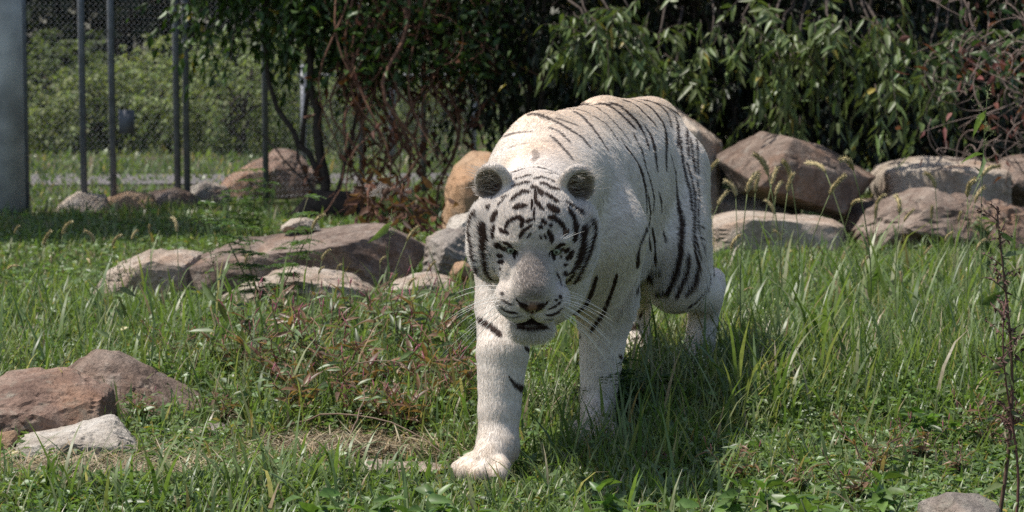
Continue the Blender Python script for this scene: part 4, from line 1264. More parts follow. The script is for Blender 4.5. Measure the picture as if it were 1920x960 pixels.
def coat_bare(P):
    """Where the skin carries no fur: nose leather, mouth, eyes."""
    q = (P - HO) @ HM.T
    hd = np.linalg.norm(q, axis=1) < 0.42
    b = np.zeros(len(P))
    for pts, r, c, a in STROKES:
        if c != 2: continue
        m = np.where(hd)[0]
        D = np.stack([np.linalg.norm(P[m] - p, axis=1) / k for p, k in zip(pts[::3], r[::3])]).min(0)
        b[m] = np.maximum(b[m], D < 0.95)
    b[((np.abs(q[:, 0]) < 0.044) & (np.abs(q[:, 1] + 0.157) < 0.0135) & (q[:, 2] > 0.03) & hd)] = 1
    for sx in (-1, 1):
        ex, ey_ = sx * q[:, 0] - EYE_X + 0.003, q[:, 1] - EYE_Y
        ex, ey_ = ex * 0.85 + ey_ * -0.53, ex * 0.53 + ey_ * 0.85
        b[((ex / 0.022) ** 2 + ((ey_ - 0.25 * ex) / 0.0105) ** 2 < 1) & (q[:, 2] > -0.03) & hd] = 1
    return None, b

def coat(P):
    """Colour of the coat at points on the skin, and how much of it is bare (nose, mouth)."""
    n = len(P)
    q = (P - HO) @ HM.T
    white = np.array([0.78, 0.73, 0.675])
    C = np.tile(white, (n, 1))
    nz = fbm(P * 14, 3, 2)
    C *= (1 + 0.10 * nz)[:, None]
    # creamy ochre over the back of the neck, dusty lower legs
    nk = np.exp(-((P - at(1000, 290, 6.1)) ** 2).sum(1) / 0.12 ** 2)
    C *= 1 - nk[:, None] * np.array([0.05, 0.12, 0.2])
    up = np.clip((P[:, 2] - 0.9) / 0.1, 0, 1) * (q[:, 2] < -0.25)
    C *= 1 - up[:, None] * np.array([0.06, 0.14, 0.24])
    dirt = sstep(0.22, 0.03, P[:, 2]) * (0.5 + 1.2 * fbm(P * 30, 3, 6))
    C *= 1 - np.clip(dirt, 0, 1)[:, None] * np.array([0.22, 0.30, 0.40])
    hd = (np.linalg.norm(q, axis=1) < 0.42)
    # greyish bridge of the nose
    br = np.exp(-(q[:, 0] / 0.038) ** 4) * np.exp(-((q[:, 1] + 0.018) / 0.050) ** 4) * sstep(0.005, 0.06, q[:, 2]) * hd
    C = C * (1 - br[:, None] * np.array([0.40, 0.43, 0.44]) * (0.95 + 0.35 * fbm(P * 120, 2, 9))[:, None])
    chin = np.exp(-(((q - np.array([0, -0.172, 0.10])) / np.array([0.03, 0.014, 0.03])) ** 2).sum(1)) * hd
    C = C * (1 - 0.55 * chin[:, None])
    # inside of the ears: grey brown, with the hollow's shade painted in at the core
    ear = ear_in(q) * hd
    C = C * (1 - np.clip(1.0 * ear, 0, 0.8)[:, None] * np.minimum(np.array([0.55, 0.61, 0.65]) + 0.62 * ear_core(q)[:, None], 1.18))
    bare = coat_bare(P)[1]
    for pts, r, c, a in STROKES:
        lo = pts.min(0) - r.max() - 0.006; hi = pts.max(0) + r.max() + 0.006
        m = ((P > lo) & (P < hi)).all(1)
        if not m.any(): continue
        I = np.where(m)[0]
        for J in np.array_split(I, max(1, len(I) * len(pts) // 2000000)):
            D = np.linalg.norm(P[J][:, None, :] - pts[None], axis=2) / r[None]
            dm = D.min(1) * 0.82 + 0.22 * fbm(P[J] * 160, 2, 21)
            f = a * (1 - sstep(0.82, 1.12, dm))
            cc = (BLK, BRN, PNK)[c]
            C[J] = C[J] * (1 - f[:, None]) + cc * f[:, None]
    # mouth opening is dark and bare
    mo = ((np.abs(q[:, 0]) < 0.044) & (np.abs(q[:, 1] + 0.157) < 0.0135) & (q[:, 2] > 0.03) & hd)
    C[mo] = np.array([0.035, 0.018, 0.016])
    for sx in (-1, 1):
        ex, ey_ = sx * q[:, 0] - EYE_X + 0.003, q[:, 1] - EYE_Y
        ex, ey_ = ex * 0.85 + ey_ * -0.53, ex * 0.53 + ey_ * 0.85          # slants down towards the nose
        ey = ((ex / 0.022) ** 2 + ((ey_ - 0.25 * ex) / 0.0105) ** 2 < 1) & (q[:, 2] > -0.03)
        C[ey & hd] = BLK
    return C, bare

# ---- skin mesh
cskin, _ = coat(TV)
skin_mat, t_ = new_mat("tiger_skin")
a_ = nd(t_, "ShaderNodeAttribute", attribute_name="tint")
p_ = nd(t_, "ShaderNodeBsdfPrincipled", Roughness=0.75)
t_.links.new(mixc(t_, 1.0, a_.outputs["Color"], (0.9, 0.86, 0.82), 'MULTIPLY'), p_.inputs["Base Color"])
t_.links.new(p_.outputs[0], nd(t_, "ShaderNodeOutputMaterial").inputs["Surface"])
tiger = link("white_tiger", mesh_from("white_tiger", TV, [TQ], cskin), skin_mat)
tag(tiger, "white tiger with dark brown stripes walking forward with lowered head", "tiger")

# ---- fur: combed strands rooted on the skin
def make_fur():
    r = np.random.default_rng(11)
    a, b, c, d = (TV[TQ[:, k]] for k in range(4))
    area = 0.5 * np.linalg.norm(np.cross(c - a, d - b), axis=1)
    qc = (a + b + c + d) / 4
    hq = (qc - HO) @ HM.T
    onhead = np.linalg.norm(hq, axis=1) < 0.30
    facing = (TN[TQ[:, 0]] * (CAM - qc)).sum(1) > -0.35
    wgt = area * np.where(onhead, 3.4, 1.0) * np.where(facing, 1.0, 0.55)
    NH = 460000
    pick = r.choice(len(TQ), NH, p=wgt / wgt.sum())
    u, v = r.random(NH)[:, None], r.random(NH)[:, None]
    P = (a[pick] * (1 - u) + b[pick] * u) * (1 - v) + (d[pick] * (1 - u) + c[pick] * u) * v
    N = (TN[TQ[pick, 0]] + TN[TQ[pick, 2]]); N /= np.linalg.norm(N, axis=1, keepdims=True)
    q = (P - HO) @ HM.T
    hn = np.linalg.norm(q, axis=1)
    # comb direction
    tb = (P - W0) @ BM.T
    F = np.tile(BA * 0.75 - BZ * 0.45, (NH, 1))
    legm = sstep(0.62, 0.42, P[:, 2])[:, None]
    F = F * (1 - legm) + np.array([0, 0.1, -1.0]) * legm
    hq = q - np.array([0, -0.09, 0.15])
    hq[:, 2] *= 1.2
    hdir = hq / (np.linalg.norm(hq, axis=1, keepdims=True) + 1e-9)
    low = sstep(-0.02, -0.12, q[:, 1]) * sstep(0.05, 0.10, np.abs(q[:, 0]))
    hdir = hdir + np.stack([np.sign(q[:, 0]) * 0.5 * low, -0.7 * low, 0 * low], -1)
    hd = sstep(0.34, 0.24, np.linalg.norm(q - np.array([0, -0.02, -0.02]), axis=1))[:, None]
    F = F * (1 - hd) + (hdir @ HM) * hd
    F = F - N * (F * N).sum(1, keepdims=True)
    F /= np.linalg.norm(F, axis=1, keepdims=True) + 1e-9
    F += 0.11 * (r.random((NH, 3)) - 0.5)
    # length
    L = np.full(NH, 0.0135)
    L = L - 0.0045 * sstep(0.62, 0.40, P[:, 2])
    bel = np.exp(-((P[:, 2] - 0.46) / 0.07) ** 2) * (tb[:, 0] > 0.1) * (tb[:, 0] < 1.0)
    L += 0.022 * bel
    he = hn < 0.30
    ax = np.abs(q[:, 0])
    Lh = 0.0058 + 0.0045 * sstep(0.05, -0.08, q[:, 2]) + 0.013 * sstep(0.085, 0.135, ax) * sstep(0.10, 0.02, q[:, 1]) * sstep(0.06, -0.02, q[:, 2])
    Lh += 0.012 * sstep(-0.16, -0.20, q[:, 1])
    isear = (q[:, 1] > 0.07) & (ax > 0.065) & (q[:, 2] < -0.09) & (q[:, 2] > -0.20)
    earin = isear & (ear_in(q) > 0.45)
    Lh = np.where(isear, np.where(earin, 0.003, 0.0045), Lh)
    em = earin & (r.random(NH) < 0.05) & he
    Lh = np.where(em, 0.030, Lh)
    L = np.where(he, Lh, L)
    F = np.where(em[:, None], (np.stack([np.sign(q[:, 0]), 0.5 + 0 * ax, 0.25 + 0 * ax], -1) @ HM) + 0.4 * r.normal(size=(NH, 3)), F)
    stand = np.where(he, 0.27 + 0.14 * sstep(0.0, 0.05, q[:, 2]), 0.095) - 0.08 * isear + 0.25 * bel
    _, bare = coat_bare(P)
    keep = bare < 0.4
    P, N, F, L, stand, isear, em = P[keep], N[keep], F[keep], L[keep], stand[keep], isear[keep], em[keep]
    q_keep = q[keep][:, 2]
    NH = len(P)
    L = L * (0.65 + 0.6 * r.random(NH))
    # clumping
    cl = fbm(P * 130, 2, 31)[:, None]
    dirn = F * (1 - stand[:, None]) + N * stand[:, None]
    dirn += 0.10 * cl * np.cross(N, F)
    # tufts: strands lean towards the tip of the tuft they belong to
    from mathutils.kdtree import KDTree
    NC = 36000
    ctr = r.choice(NH, NC, replace=False)
    kd = KDTree(NC)
    for i, p in enumerate(P[ctr]): kd.insert(p, i)
    kd.balance()
    fnd = kd.find
    cid = np.array([fnd(p)[1] for p in P.tolist()])
    tuftoff = (P[ctr][cid] - P) / (L[:, None] + 1e-6)
    tl_ = np.linalg.norm(tuftoff, axis=1, keepdims=True)
    tuftoff *= np.minimum(1, 0.8 / (tl_ + 1e-6))
    dirn += 0.05 * (r.normal(size=(NC, 3)))[cid]
    dirn /= np.linalg.norm(dirn, axis=1, keepdims=True)
    K = 4
    t = np.linspace(0, 1, K)
    bendv = F * 0.5 - N * 0.10 + 0.16 * tuftoff
    bendv[:, 2] -= 0.06
    pts = P[:, None, :] + 0.0004 * N[:, None, :] + L[:, None, None] * (t[None, :, None] * dirn[:, None, :] + 0.45 * (t ** 2)[None, :, None] * bendv[:, None, :])
    mid = pts[:, 2]
    mid = mid - N * ((mid - P) * N).sum(1, keepdims=True)
    C, _ = coat(mid)
    C[em] = np.array([0.55, 0.50, 0.43])
    lum = (0.90 + 0.14 * r.random(NH) + 0.06 * (r.random(NC)[cid] - 0.5) + 0.16 * fbm(P * 22, 2, 44))[:, None]
    lum = lum * (1 + 0.3 * (r.random((NH, 1)) - 0.5) * (q_keep > 0.0)[:, None])
    C = np.clip(C * lum, 0, 0.9)
    rad0 = np.where(C[:, 0] > 0.3, 0.00040, 0.00046)
    h = bpy.data.hair_curves.new("fur")
    h.add_curves([K] * NH)
    h.attributes["position"].data.foreach_set("vector", pts.astype(np.float32).ravel())
    ra = h.attributes.get("radius") or h.attributes.new("radius", 'FLOAT', 'POINT')
    ra.data.foreach_set("value", (rad0[:, None] * np.array([1.0, 0.9, 0.65, 0.2])[None]).astype(np.float32).ravel())
    ca = h.attributes.new("tint", 'FLOAT_COLOR', 'CURVE')
    cc = np.ones((NH, 4), dtype=np.float32); cc[:, :3] = C
    ca.data.foreach_set("color", cc.ravel())
    m, t = new_mat("tiger_fur")
    at_ = nd(t, "ShaderNodeAttribute", attribute_name="tint")
    p = nd(t, "ShaderNodeBsdfPrincipled", Roughness=0.5)
    p.inputs["Specular IOR Level"].default_value = 0.3
    t.links.new(at_.outputs["Color"], p.inputs["Base Color"])
    tr = nd(t, "ShaderNodeBsdfTranslucent")
    t.links.new(at_.outputs["Color"], tr.inputs["Color"])
    mx = nd(t, "ShaderNodeMixShader"); mx.inputs[0].default_value = 0.42
    t.links.new(p.outputs[0], mx.inputs[1]); t.links.new(tr.outputs[0], mx.inputs[2])
    t.links.new(mx.outputs[0], nd(t, "ShaderNodeOutputMaterial").inputs["Surface"])
    o = link("fur", h, m, tiger)
    return o
make_fur()

# ---- eyes
def sphere_mesh(name, c, rx, M=None, nu=20, nv=12, cols=None):
    u = np.arange(nu) * 2 * math.pi / nu
    v = np.linspace(0, math.pi, nv + 1)[1:-1]
    ring = np.stack([np.sin(v)[:, None] * np.cos(u)[None], np.sin(v)[:, None] * np.sin(u)[None], np.repeat(np.cos(v)[:, None], nu, 1)], -1).reshape(-1, 3)
    V = np.concatenate([ring, [[0, 0, 1], [0, 0, -1]]]) * np.asarray(rx)
    n = nv - 1
    q = np.array([[i * nu + k, i * nu + (k + 1) % nu, (i + 1) * nu + (k + 1) % nu, (i + 1) * nu + k] for i in range(n - 1) for k in range(nu)])
    t = np.array([[n * nu, (k + 1) % nu, k] for k in range(nu)] + [[n * nu + 1, (n - 1) * nu + k, (n - 1) * nu + (k + 1) % nu] for k in range(nu)])
    if M is not None: V = V @ M
    return V + np.asarray(c), [q[:, ::-1], t[:, ::-1]]

eye_mat, t_ = new_mat("tiger_eye")
a_ = nd(t_, "ShaderNodeAttribute", attribute_name="tint")
p_ = nd(t_, "ShaderNodeBsdfPrincipled", Roughness=0.08)
t_.links.new(a_.outputs["Color"], p_.inputs["Base Color"])
t_.links.new(p_.outputs[0], nd(t_, "ShaderNodeOutputMaterial").inputs["Surface"])
for sx in (-1, 1):
    c = Hp(sx * (EYE_X - 0.003), EYE_Y - 0.001, EYE_Z + 0.0095)
    V, F = sphere_mesh("eye", c, (0.0145, 0.0145, 0.0145), HM, 28, 20)
    q = (V - c) @ HM.T / 0.0145
    gaze = np.array([0.0, 0.12, 0.99])
    dd = np.arccos(np.clip(q @ gaze, -1, 1))
    cc = np.where((dd < 0.30)[:, None], [0.004, 0.004, 0.004], np.where((dd < 0.62)[:, None], [0.34, 0.38, 0.32], [0.03, 0.024, 0.02]))
    eo = link("eye", mesh_from("eye", V, F, cc), eye_mat, tiger)
    a8 = np.arange(12) * math.pi / 6
    pc = c + (gaze * 0.01465) @ HM
    e1 = HM[0]; e2 = np.cross(gaze @ HM, e1)
    mb = MB(); mb.add(np.concatenate([[pc + 0.0004 * (gaze @ HM)], pc + 0.0034 * (np.cos(a8)[:, None] * e1 + np.sin(a8)[:, None] * e2)]), [np.array([[0, 1 + k, 1 + (k + 1) % 12] for k in range(12)])], (0.004, 0.004, 0.004))
    mb.build("pupil", eye_mat, eo)

# ---- whiskers
whisk_mat = plain_material("whisker", (0.85, 0.82, 0.76), 0.4, var=0.02)
wr = np.random.default_rng(5)
for sx in (-1, 1):
    for k in range(17):
        a = k / 16.0
        row = k % 4
        base = Hp(sx * (0.052 + 0.020 * wr.random()), -0.085 - 0.012 * row - 0.006 * wr.random(), 0.092 - 0.012 * (k // 4) + 0.01)
        L = 0.10 + 0.10 * wr.random()
        d = np.array([sx * (0.85 + 0.2 * wr.random()), 0.18 - 0.30 * row + 0.2 * wr.random(), 0.35 - 0.25 * wr.random()])
        d /= np.linalg.norm(d)
        t = np.linspace(0, 1, 7)
        pts = base + (t[:, None] * d[None] * L) @ HM
        pts[:, 2] -= 0.35 * L * t ** 2
        pts[:, 1] += 0.20 * L * t ** 2
        mb = MB(); mb.tube(pts, 0.00085 * (1 - 0.75 * t), 3)
        mb.build("whisker", whisk_mat, tiger)
for sx in (-1, 1):          # brow whiskers
    for k in range(3):
        base = Hp(sx * (0.056 + 0.006 * k), 0.030 + 0.004 * k, 0.016)
        d = np.array([sx * (0.2 + 0.25 * k), 0.9, 0.35]); d /= np.linalg.norm(d)
        t = np.linspace(0, 1, 5); L = 0.045 + 0.02 * wr.random()
        pts = base + (t[:, None] * d[None] * L) @ HM
        pts[:, 0] += sx * 0.3 * L * t ** 2
        mb = MB(); mb.tube(pts, 0.0005 * (1 - 0.7 * t), 3)
        mb.build("whisker", whisk_mat, tiger)
# ================================================================== grass and weeds
grass_m = leaf_material("grass_blade", 0.42, 0.42, spec=0.5, var=0.2)
weed_m = leaf_material("weed_leaf", 0.42, 0.38, spec=0.5)
straw_m = plain_material("straw", (1, 1, 1), 0.8, nscale=40, var=0.3, use_tint=True)
stem_m = plain_material("plant_stem", (1, 1, 1), 0.7, nscale=60, var=0.25, use_tint=True)
gr = np.random.default_rng(77)
GREENS = np.array([[0.112, 0.175, 0.050], [0.140, 0.200, 0.062], [0.168, 0.222, 0.080], [0.088, 0.140, 0.042], [0.220, 0.240, 0.105]])
DRY = np.array([[0.36, 0.28, 0.17], [0.28, 0.20, 0.11], [0.42, 0.36, 0.24]])

def pix(P):
    """Picture coordinates of points of the place: only used to read off where the meadow's patches lie."""
    q = np.asarray(P) - CAM
    d = q @ FWD
    return 960 + FPX * q[:, 0] / d, 480 - FPX * (q @ UPV) / d, d

def scatter(n, d0, d1, half=0.30, power=1.0):
    u = gr.random(n)
    d = (d0 ** power + u * (d1 ** power - d0 ** power)) ** (1 / power)
    x = (gr.random(n) * 2 - 1) * half * d
    return np.stack([x, d, gz(x, d)], -1)

# stretches of ground, in metres: (x, y, radius x, radius y)
def patch(P, cx, cy, rx, ry):
    return np.exp(-(((P[:, 0] - cx) / rx) ** 2 + ((P[:, 1] - cy) / ry) ** 2) ** 2)
STRAW = [ground_at(640, 850), ground_at(150, 895)]
def strawness(P):
    s = patch(P, STRAW[0][0], STRAW[0][1], 0.28, 0.17)
    s = np.maximum(s, patch(P, STRAW[1][0], STRAW[1][1], 0.36, 0.16))
    return np.clip(s * 1.1, 0, 1)
paws = [PAW1, PAW2, PAW3, PAW4]
def near_paw(P):
    m = np.zeros(len(P))
    for p, r in ((PAW1, 0.17), (PAW2, 0.04)):
        m = np.maximum(m, np.exp(-((P[:, 0] - p[0]) ** 2 + (P[:, 1] - p[1] + 0.04) ** 2) / r ** 2))
    return m
def rock_clear(P):
    """Low growth where the boulders stand."""
    m = np.zeros(len(P))
    for o in bpy.data.objects:
        if o.name.startswith("rock"):
            c = o.location; dm = o.dimensions
            m = np.maximum(m, np.exp(-(((P[:, 0] - c[0]) / (dm[0] * 0.52 + 0.02)) ** 4 + ((P[:, 1] - c[1]) / (dm[1] * 0.55 + 0.02)) ** 4)))
    return m
bpy.context.view_layer.update()

RK = ground_at(170, 860)
def height_field(P):
    n = fbm(P * np.array([1.1, 1.1, 0]) + 3.0, 3, 8)
    h = 0.095 + 0.19 * n + 0.05 * np.abs(fbm(P * np.array([4.0, 4.0, 0]), 2, 29))
    h += 0.06 * sstep(0.2, 1.6, P[:, 0]) * sstep(6.2, 7.5, P[:, 1])                     # taller on the right
    h += 0.0 * P[:, 0]
    h -= 0.05 * sstep(8.2, 9.4, P[:, 1]) * sstep(0.0, -0.6, P[:, 0]) * sstep(11.0, 10.0, P[:, 1])
    h *= 1 - 0.45 * sstep(9.0, 11.0, P[:, 1])
    h += 0.035 * patch(P, 0.46, 6.75, 0.42, 0.62)
    h = np.minimum(h, 0.26 - 0.19 * sstep(13.5, 14.5, P[:, 1]))
    lowr = sstep(0.35, 0.8, P[:, 0]) * sstep(7.0, 6.4, P[:, 1])
    h *= 1 - 0.45 * lowr
    h *= 1 - 0.6 * patch(P, RK[0], RK[1], 0.55, 0.45)
    h *= 1 - 0.75 * strawness(P)
    h *= 1 - 0.70 * near_paw(P)
    front = sstep(6.15, 5.7, P[:, 1])
    h = h * (1 - 0.35 * front)
    return np.clip(h, 0.02, 0.4)

# -- the sward: far too many blades to count
def sward(n, d0, d1, half, wid, segs, hs=1.0, dens=0.35):
    mb = MB()
    P = scatter(n, d0, d1, half)
    clump = fbm(P * np.array([3.2, 3.2, 0]), 3, 12)
    keep = gr.random(n) < np.clip(0.85 + 1.4 * clump, 0.25, 1) * (1 - dens * strawness(P) * 2.2) * (1 - 0.98 * rock_clear(P)) * (1 - 0.55 * near_paw(P))
    P = P[keep]; n = len(P); clump = clump[keep]
    h = height_field(P) * (0.45 + 1.0 * gr.random(n) ** 1.3) * 1.25 * hs
    long = gr.random(n) < 0.05
    h = np.where(long, h * 1.7, h)
    k = np.clip((fbm(P * np.array([1.7, 1.7, 0]), 2, 17) * 5 + 2.5 + gr.normal(size=n) * 0.9).astype(int), 0, 4)
    c = GREENS[k] * (0.75 + 0.5 * gr.random((n, 1)))
    dry = gr.random(n) < 0.08 + 0.5 * strawness(P)
    c[dry] = DRY[gr.integers(0, 3, dry.sum())] * (0.6 + 0.6 * gr.random((dry.sum(), 1)))
    W = wid * (0.5 + gr.random(n)) * (1 + 0.6 * long)
    mb.blades(P - [0, 0, 0.01], gr.random(n) * 6.283, h, W, 0.1 + 0.45 * gr.random(n), 0.2 + 1.5 * gr.random(n) ** 1.5, c, segs)
    return mb
g1 = sward(66000, 5.0, 8.2, 0.36, 0.0062, 4)
tag(g1.build("grass", grass_m), "dense green grass around the tiger", "grass", kind="stuff")
g2 = sward(82000, 8.2, 15.0, 0.36, 0.0085, 3)
tag(g2.build("grass", grass_m), "green grass between the boulders and the fence", "grass", kind="stuff")
g3 = sward(30000, 15.0, 30.0, 0.36, 0.026, 2, 1.0)
tag(g3.build("grass", grass_m), "sunlit meadow grass beyond the fence", "grass", kind="stuff")

# -- low broad-leaved ground cover
def cover(n, d0, d1, size, fine, dens=1.0):
    mb = MB()
    P = scatter(n, d0, d1, 0.35)
    a = fbm(P * np.array([1.6, 1.6, 0]), 3, 22)
    keep = gr.random(n) < np.clip(0.55 + 2.0 * a + 0.5 * sstep(0.35, 0.8, P[:, 0]) * sstep(7.0, 6.4, P[:, 1]), 0.08, 1) * (1 - 0.8 * strawness(P)) * (1 - 0.98 * rock_clear(P)) * (1 - 0.6 * near_paw(P))
    P = P[keep]; n = len(P)
    hh = np.minimum(height_field(P) * 0.75, 0.11) * gr.random(n) ** 0.7
    P[:, 2] += hh
    az = gr.random(n) * 6.283
    D = np.stack([np.cos(az), np.sin(az), 0.1 + 0.7 * gr.random(n) - 0.2], -1)
    Nn = np.array([0, 0, 1.0]) + 0.45 * gr.normal(size=(n, 3))
    L = size * (0.6 + 0.9 * gr.random(n)); W = L * (0.32 + 0.35 * gr.random(n))
    c = greens(n, (0.130, 0.195, 0.066), 0.45, gr, 0.02)
    mb.leaves(P, D, Nn, L, W, c, fold=0.12, droop=0.2, fine=fine)
    return mb
c1 = cover(92000, 5.0, 8.2, 0.026, False)
tag(c1.build("ground_cover", weed_m, smooth=False), "low broad leaved weeds covering the ground around the tiger", "ground cover", kind="stuff")
c2 = cover(50000, 8.2, 14.5, 0.036, False)
tag(c2.build("ground_cover", weed_m, smooth=False), "low broad leaved weeds covering the ground farther back", "ground cover", kind="stuff")

# -- dead straw lying flat
mb = MB()
n = 6500
k = gr.integers(0, 2, n)
P = np.stack([np.array([STRAW[i][0] for i in k]) + gr.normal(size=n) * np.where(k == 0, 0.24, 0.30), np.array([STRAW[i][1] for i in k]) + gr.normal(size=n) * np.where(k == 0, 0.14, 0.12), np.zeros(n)], -1)
P[:, 2] = gz(P[:, 0], P[:, 1]) + 0.004 + 0.03 * gr.random(n) ** 2
rc = rock_clear(P) < 0.5; P = P[rc]; n = len(P)
mb.blades(P, gr.random(n) * 6.283, 0.04 + 0.11 * gr.random(n), 0.0022 + 0.003 * gr.random(n), 1.2 + 0.5 * gr.random(n), -0.3 + 0.6 * gr.random(n), DRY[gr.integers(0, 3, n)] * (0.35 + 0.65 * gr.random((n, 1))), 3)
tag(mb.build("dry_straw", straw_m), "bleached dead straw matted on bare soil beside the leading paw", "straw", kind="stuff")

# ------------------------------------------------------------------ single plants
def place(o, p, rz=0.0, s=1.0, label=None, cat=None, group=None):
    o.location = tuple(p); o.rotation_euler = (0, 0, rz); o.scale = (s, s, s)
    tag(o, label, cat, group)
    return o

# foxtail grass: stalk, narrow leaf, bristly head
def foxtail(seed, H, lean, head_l):
    r = np.random.default_rng(seed)
    root = empty("foxtail_grass")
    t = np.linspace(0, 1, 9)
    stalk = np.stack([lean * H * t ** 2, 0.02 * np.sin(t * 3), H * t], -1)
    mb = MB(); mb.tube(stalk, np.linspace(0.0024, 0.0015, 9), 5, (0.15, 0.18, 0.07)); mb.build("stalk", stem_m, root)
    d0 = stalk[-1] - stalk[-2]; d0 /= np.linalg.norm(d0)
    th = np.linspace(0, 1, 12)
    curl_ = r.uniform(0.1, 0.9)
    hp = stalk[-1] + head_l * (th[:, None] * d0) + head_l * curl_ * (th ** 2)[:, None] * np.array([0.7, 0.0, -0.55])
    mb = MB()
    rad = 0.0066 * np.sin(np.clip(th * 0.93 + 0.05, 0, 1) * math.pi) ** 0.45
    mb.tube(hp, rad + 0.0004, 7, (0.34, 0.27, 0.13))
    n = 230
    i = r.random(n) * 10.9; k = i.astype(int); f = (i - k)[:, None]
    p = hp[k] * (1 - f) + hp[k + 1] * f
    v = r.normal(size=(n, 3)); v /= np.linalg.norm(v, axis=1, keepdims=True)
    ax = hp[k + 1] - hp[k]; ax /= np.linalg.norm(ax, axis=1, keepdims=True)
    v = v - ax * (v * ax).sum(1, keepdims=True)
    mb.leaves(p + v * 0.003, v * 0.8 + ax * 0.8, np.cross(v, ax), 0.010 + 0.008 * r.random(n), np.full(n, 0.0017), np.tile([0.50, 0.42, 0.24], (n, 1)) * (0.7 + 0.5 * r.random((n, 1))))
    mb.build("seed_head", stem_m, root)
    mb = MB()
    mb.blades(np.array([stalk[2], stalk[4]]), np.array([r.uniform(0, 6.28), r.uniform(0, 6.28)]), np.array([0.22, 0.16]), np.array([0.008, 0.007]), np.array([0.3, 0.4]), np.array([0.9, 1.2]), GREENS[[2, 1]], 5)
    mb.build("leaf_blade", grass_m, root)
    return root, hp[5]
FOX = [foxtail(k, 0.55, l, hl) for k, (l, hl) in enumerate(((0.02, 0.09), (0.10, 0.10), (0.22, 0.09), (0.05, 0.075), (0.30, 0.085)))]
used = [False] * len(FOX)
def put_fox(px, py, d, kind, rz, label, group):
    proto, mid = FOX[kind]
    z = at(px, py, d)[2]
    # size the plant so that its head comes to the height it has in the place
    x, y = (px - 960) / FPX * d, at(px, py, d)[1]
    for _ in range(3):
        g = float(gz(x, y)); s = max((z - g) / mid[2], 0.12)
        bx, by = x - s * (mid[0] * math.cos(rz) - mid[1] * math.sin(rz)), y - s * (mid[0] * math.sin(rz) + mid[1] * math.cos(rz))
    o = proto if not used[kind] else copy_tree(proto)
    used[kind] = True
    place(o, (bx, by, float(gz(bx, by))), rz, 1.0, label, "grass stalk", group)
    o.scale = (s, s, s)
fr = np.random.default_rng(9)
RF = [(1332, 317, 2), (1353, 372, 2), (1331, 385, 0), (1375, 352, 0), (1407, 340, 0), (1418, 346, 3), (1432, 307, 1), (1451, 330, 2), (1458, 352, 0), (1478, 317, 1), (1480, 343, 3), (1537, 312, 4), (1592, 304, 4), (1566, 346, 2), (1603, 375, 4), (1447, 388, 1), (1461, 440, 0), (1376, 452, 1), (1647, 375, 1), (1686, 381, 0), (1702, 404, 2), (1749, 336, 0), (1747, 398, 3), (1817, 349, 0), (1834, 365, 1), (1852, 320, 4), (1776, 443, 0), (1836, 459, 1), (1739, 469, 2), (1642, 398, 3), (1799, 407, 3), (1842, 420, 0), (1540, 470, 2), (1620, 490, 1), (1690, 520, 3), (1560, 560, 2), (1400, 540, 4)]
for x, y, k in RF:
    put_fox(x, y, fr.uniform(7.6, 9.6), k, fr.uniform(-1.2, 1.2) + (math.pi if fr.random() < 0.35 else 0), "foxtail stalk with a bristly head in front of the right hand rock pile", "foxtails before the right rocks")
LF = [(592, 415, 1), (608, 477, 1), (600, 506, 0), (634, 500, 0), (715, 487, 0), (771, 438, 2), (807, 500, 2), (770, 528, 0), (461, 487, 3), (720, 541, 1)]
for x, y, k in LF:
    put_fox(x, y, fr.uniform(7.4, 8.6), k, fr.uniform(-0.4, 0.4), "foxtail stalk with a bristly head in front of the long slab", "foxtails before the long slab")
LG = [(86, 447, 2), (167, 488, 4), (96, 488, 3), (172, 442, 0), (122, 426, 1), (297, 603, 1), (333, 600, 3), (513, 567, 0), (30, 430, 2), (215, 450, 1), (250, 440, 0), (20, 500, 4), (280, 430, 3), (330, 420, 1), (60, 560, 0), (370, 560, 3)]
for x, y, k in LG:
    put_fox(x, y, fr.uniform(7.6, 10.0), k, fr.uniform(-1.2, 1.2) + (math.pi if fr.random() < 0.4 else 0), "foxtail stalk with a bristly head in the grass at the left", "foxtails in the left grass")

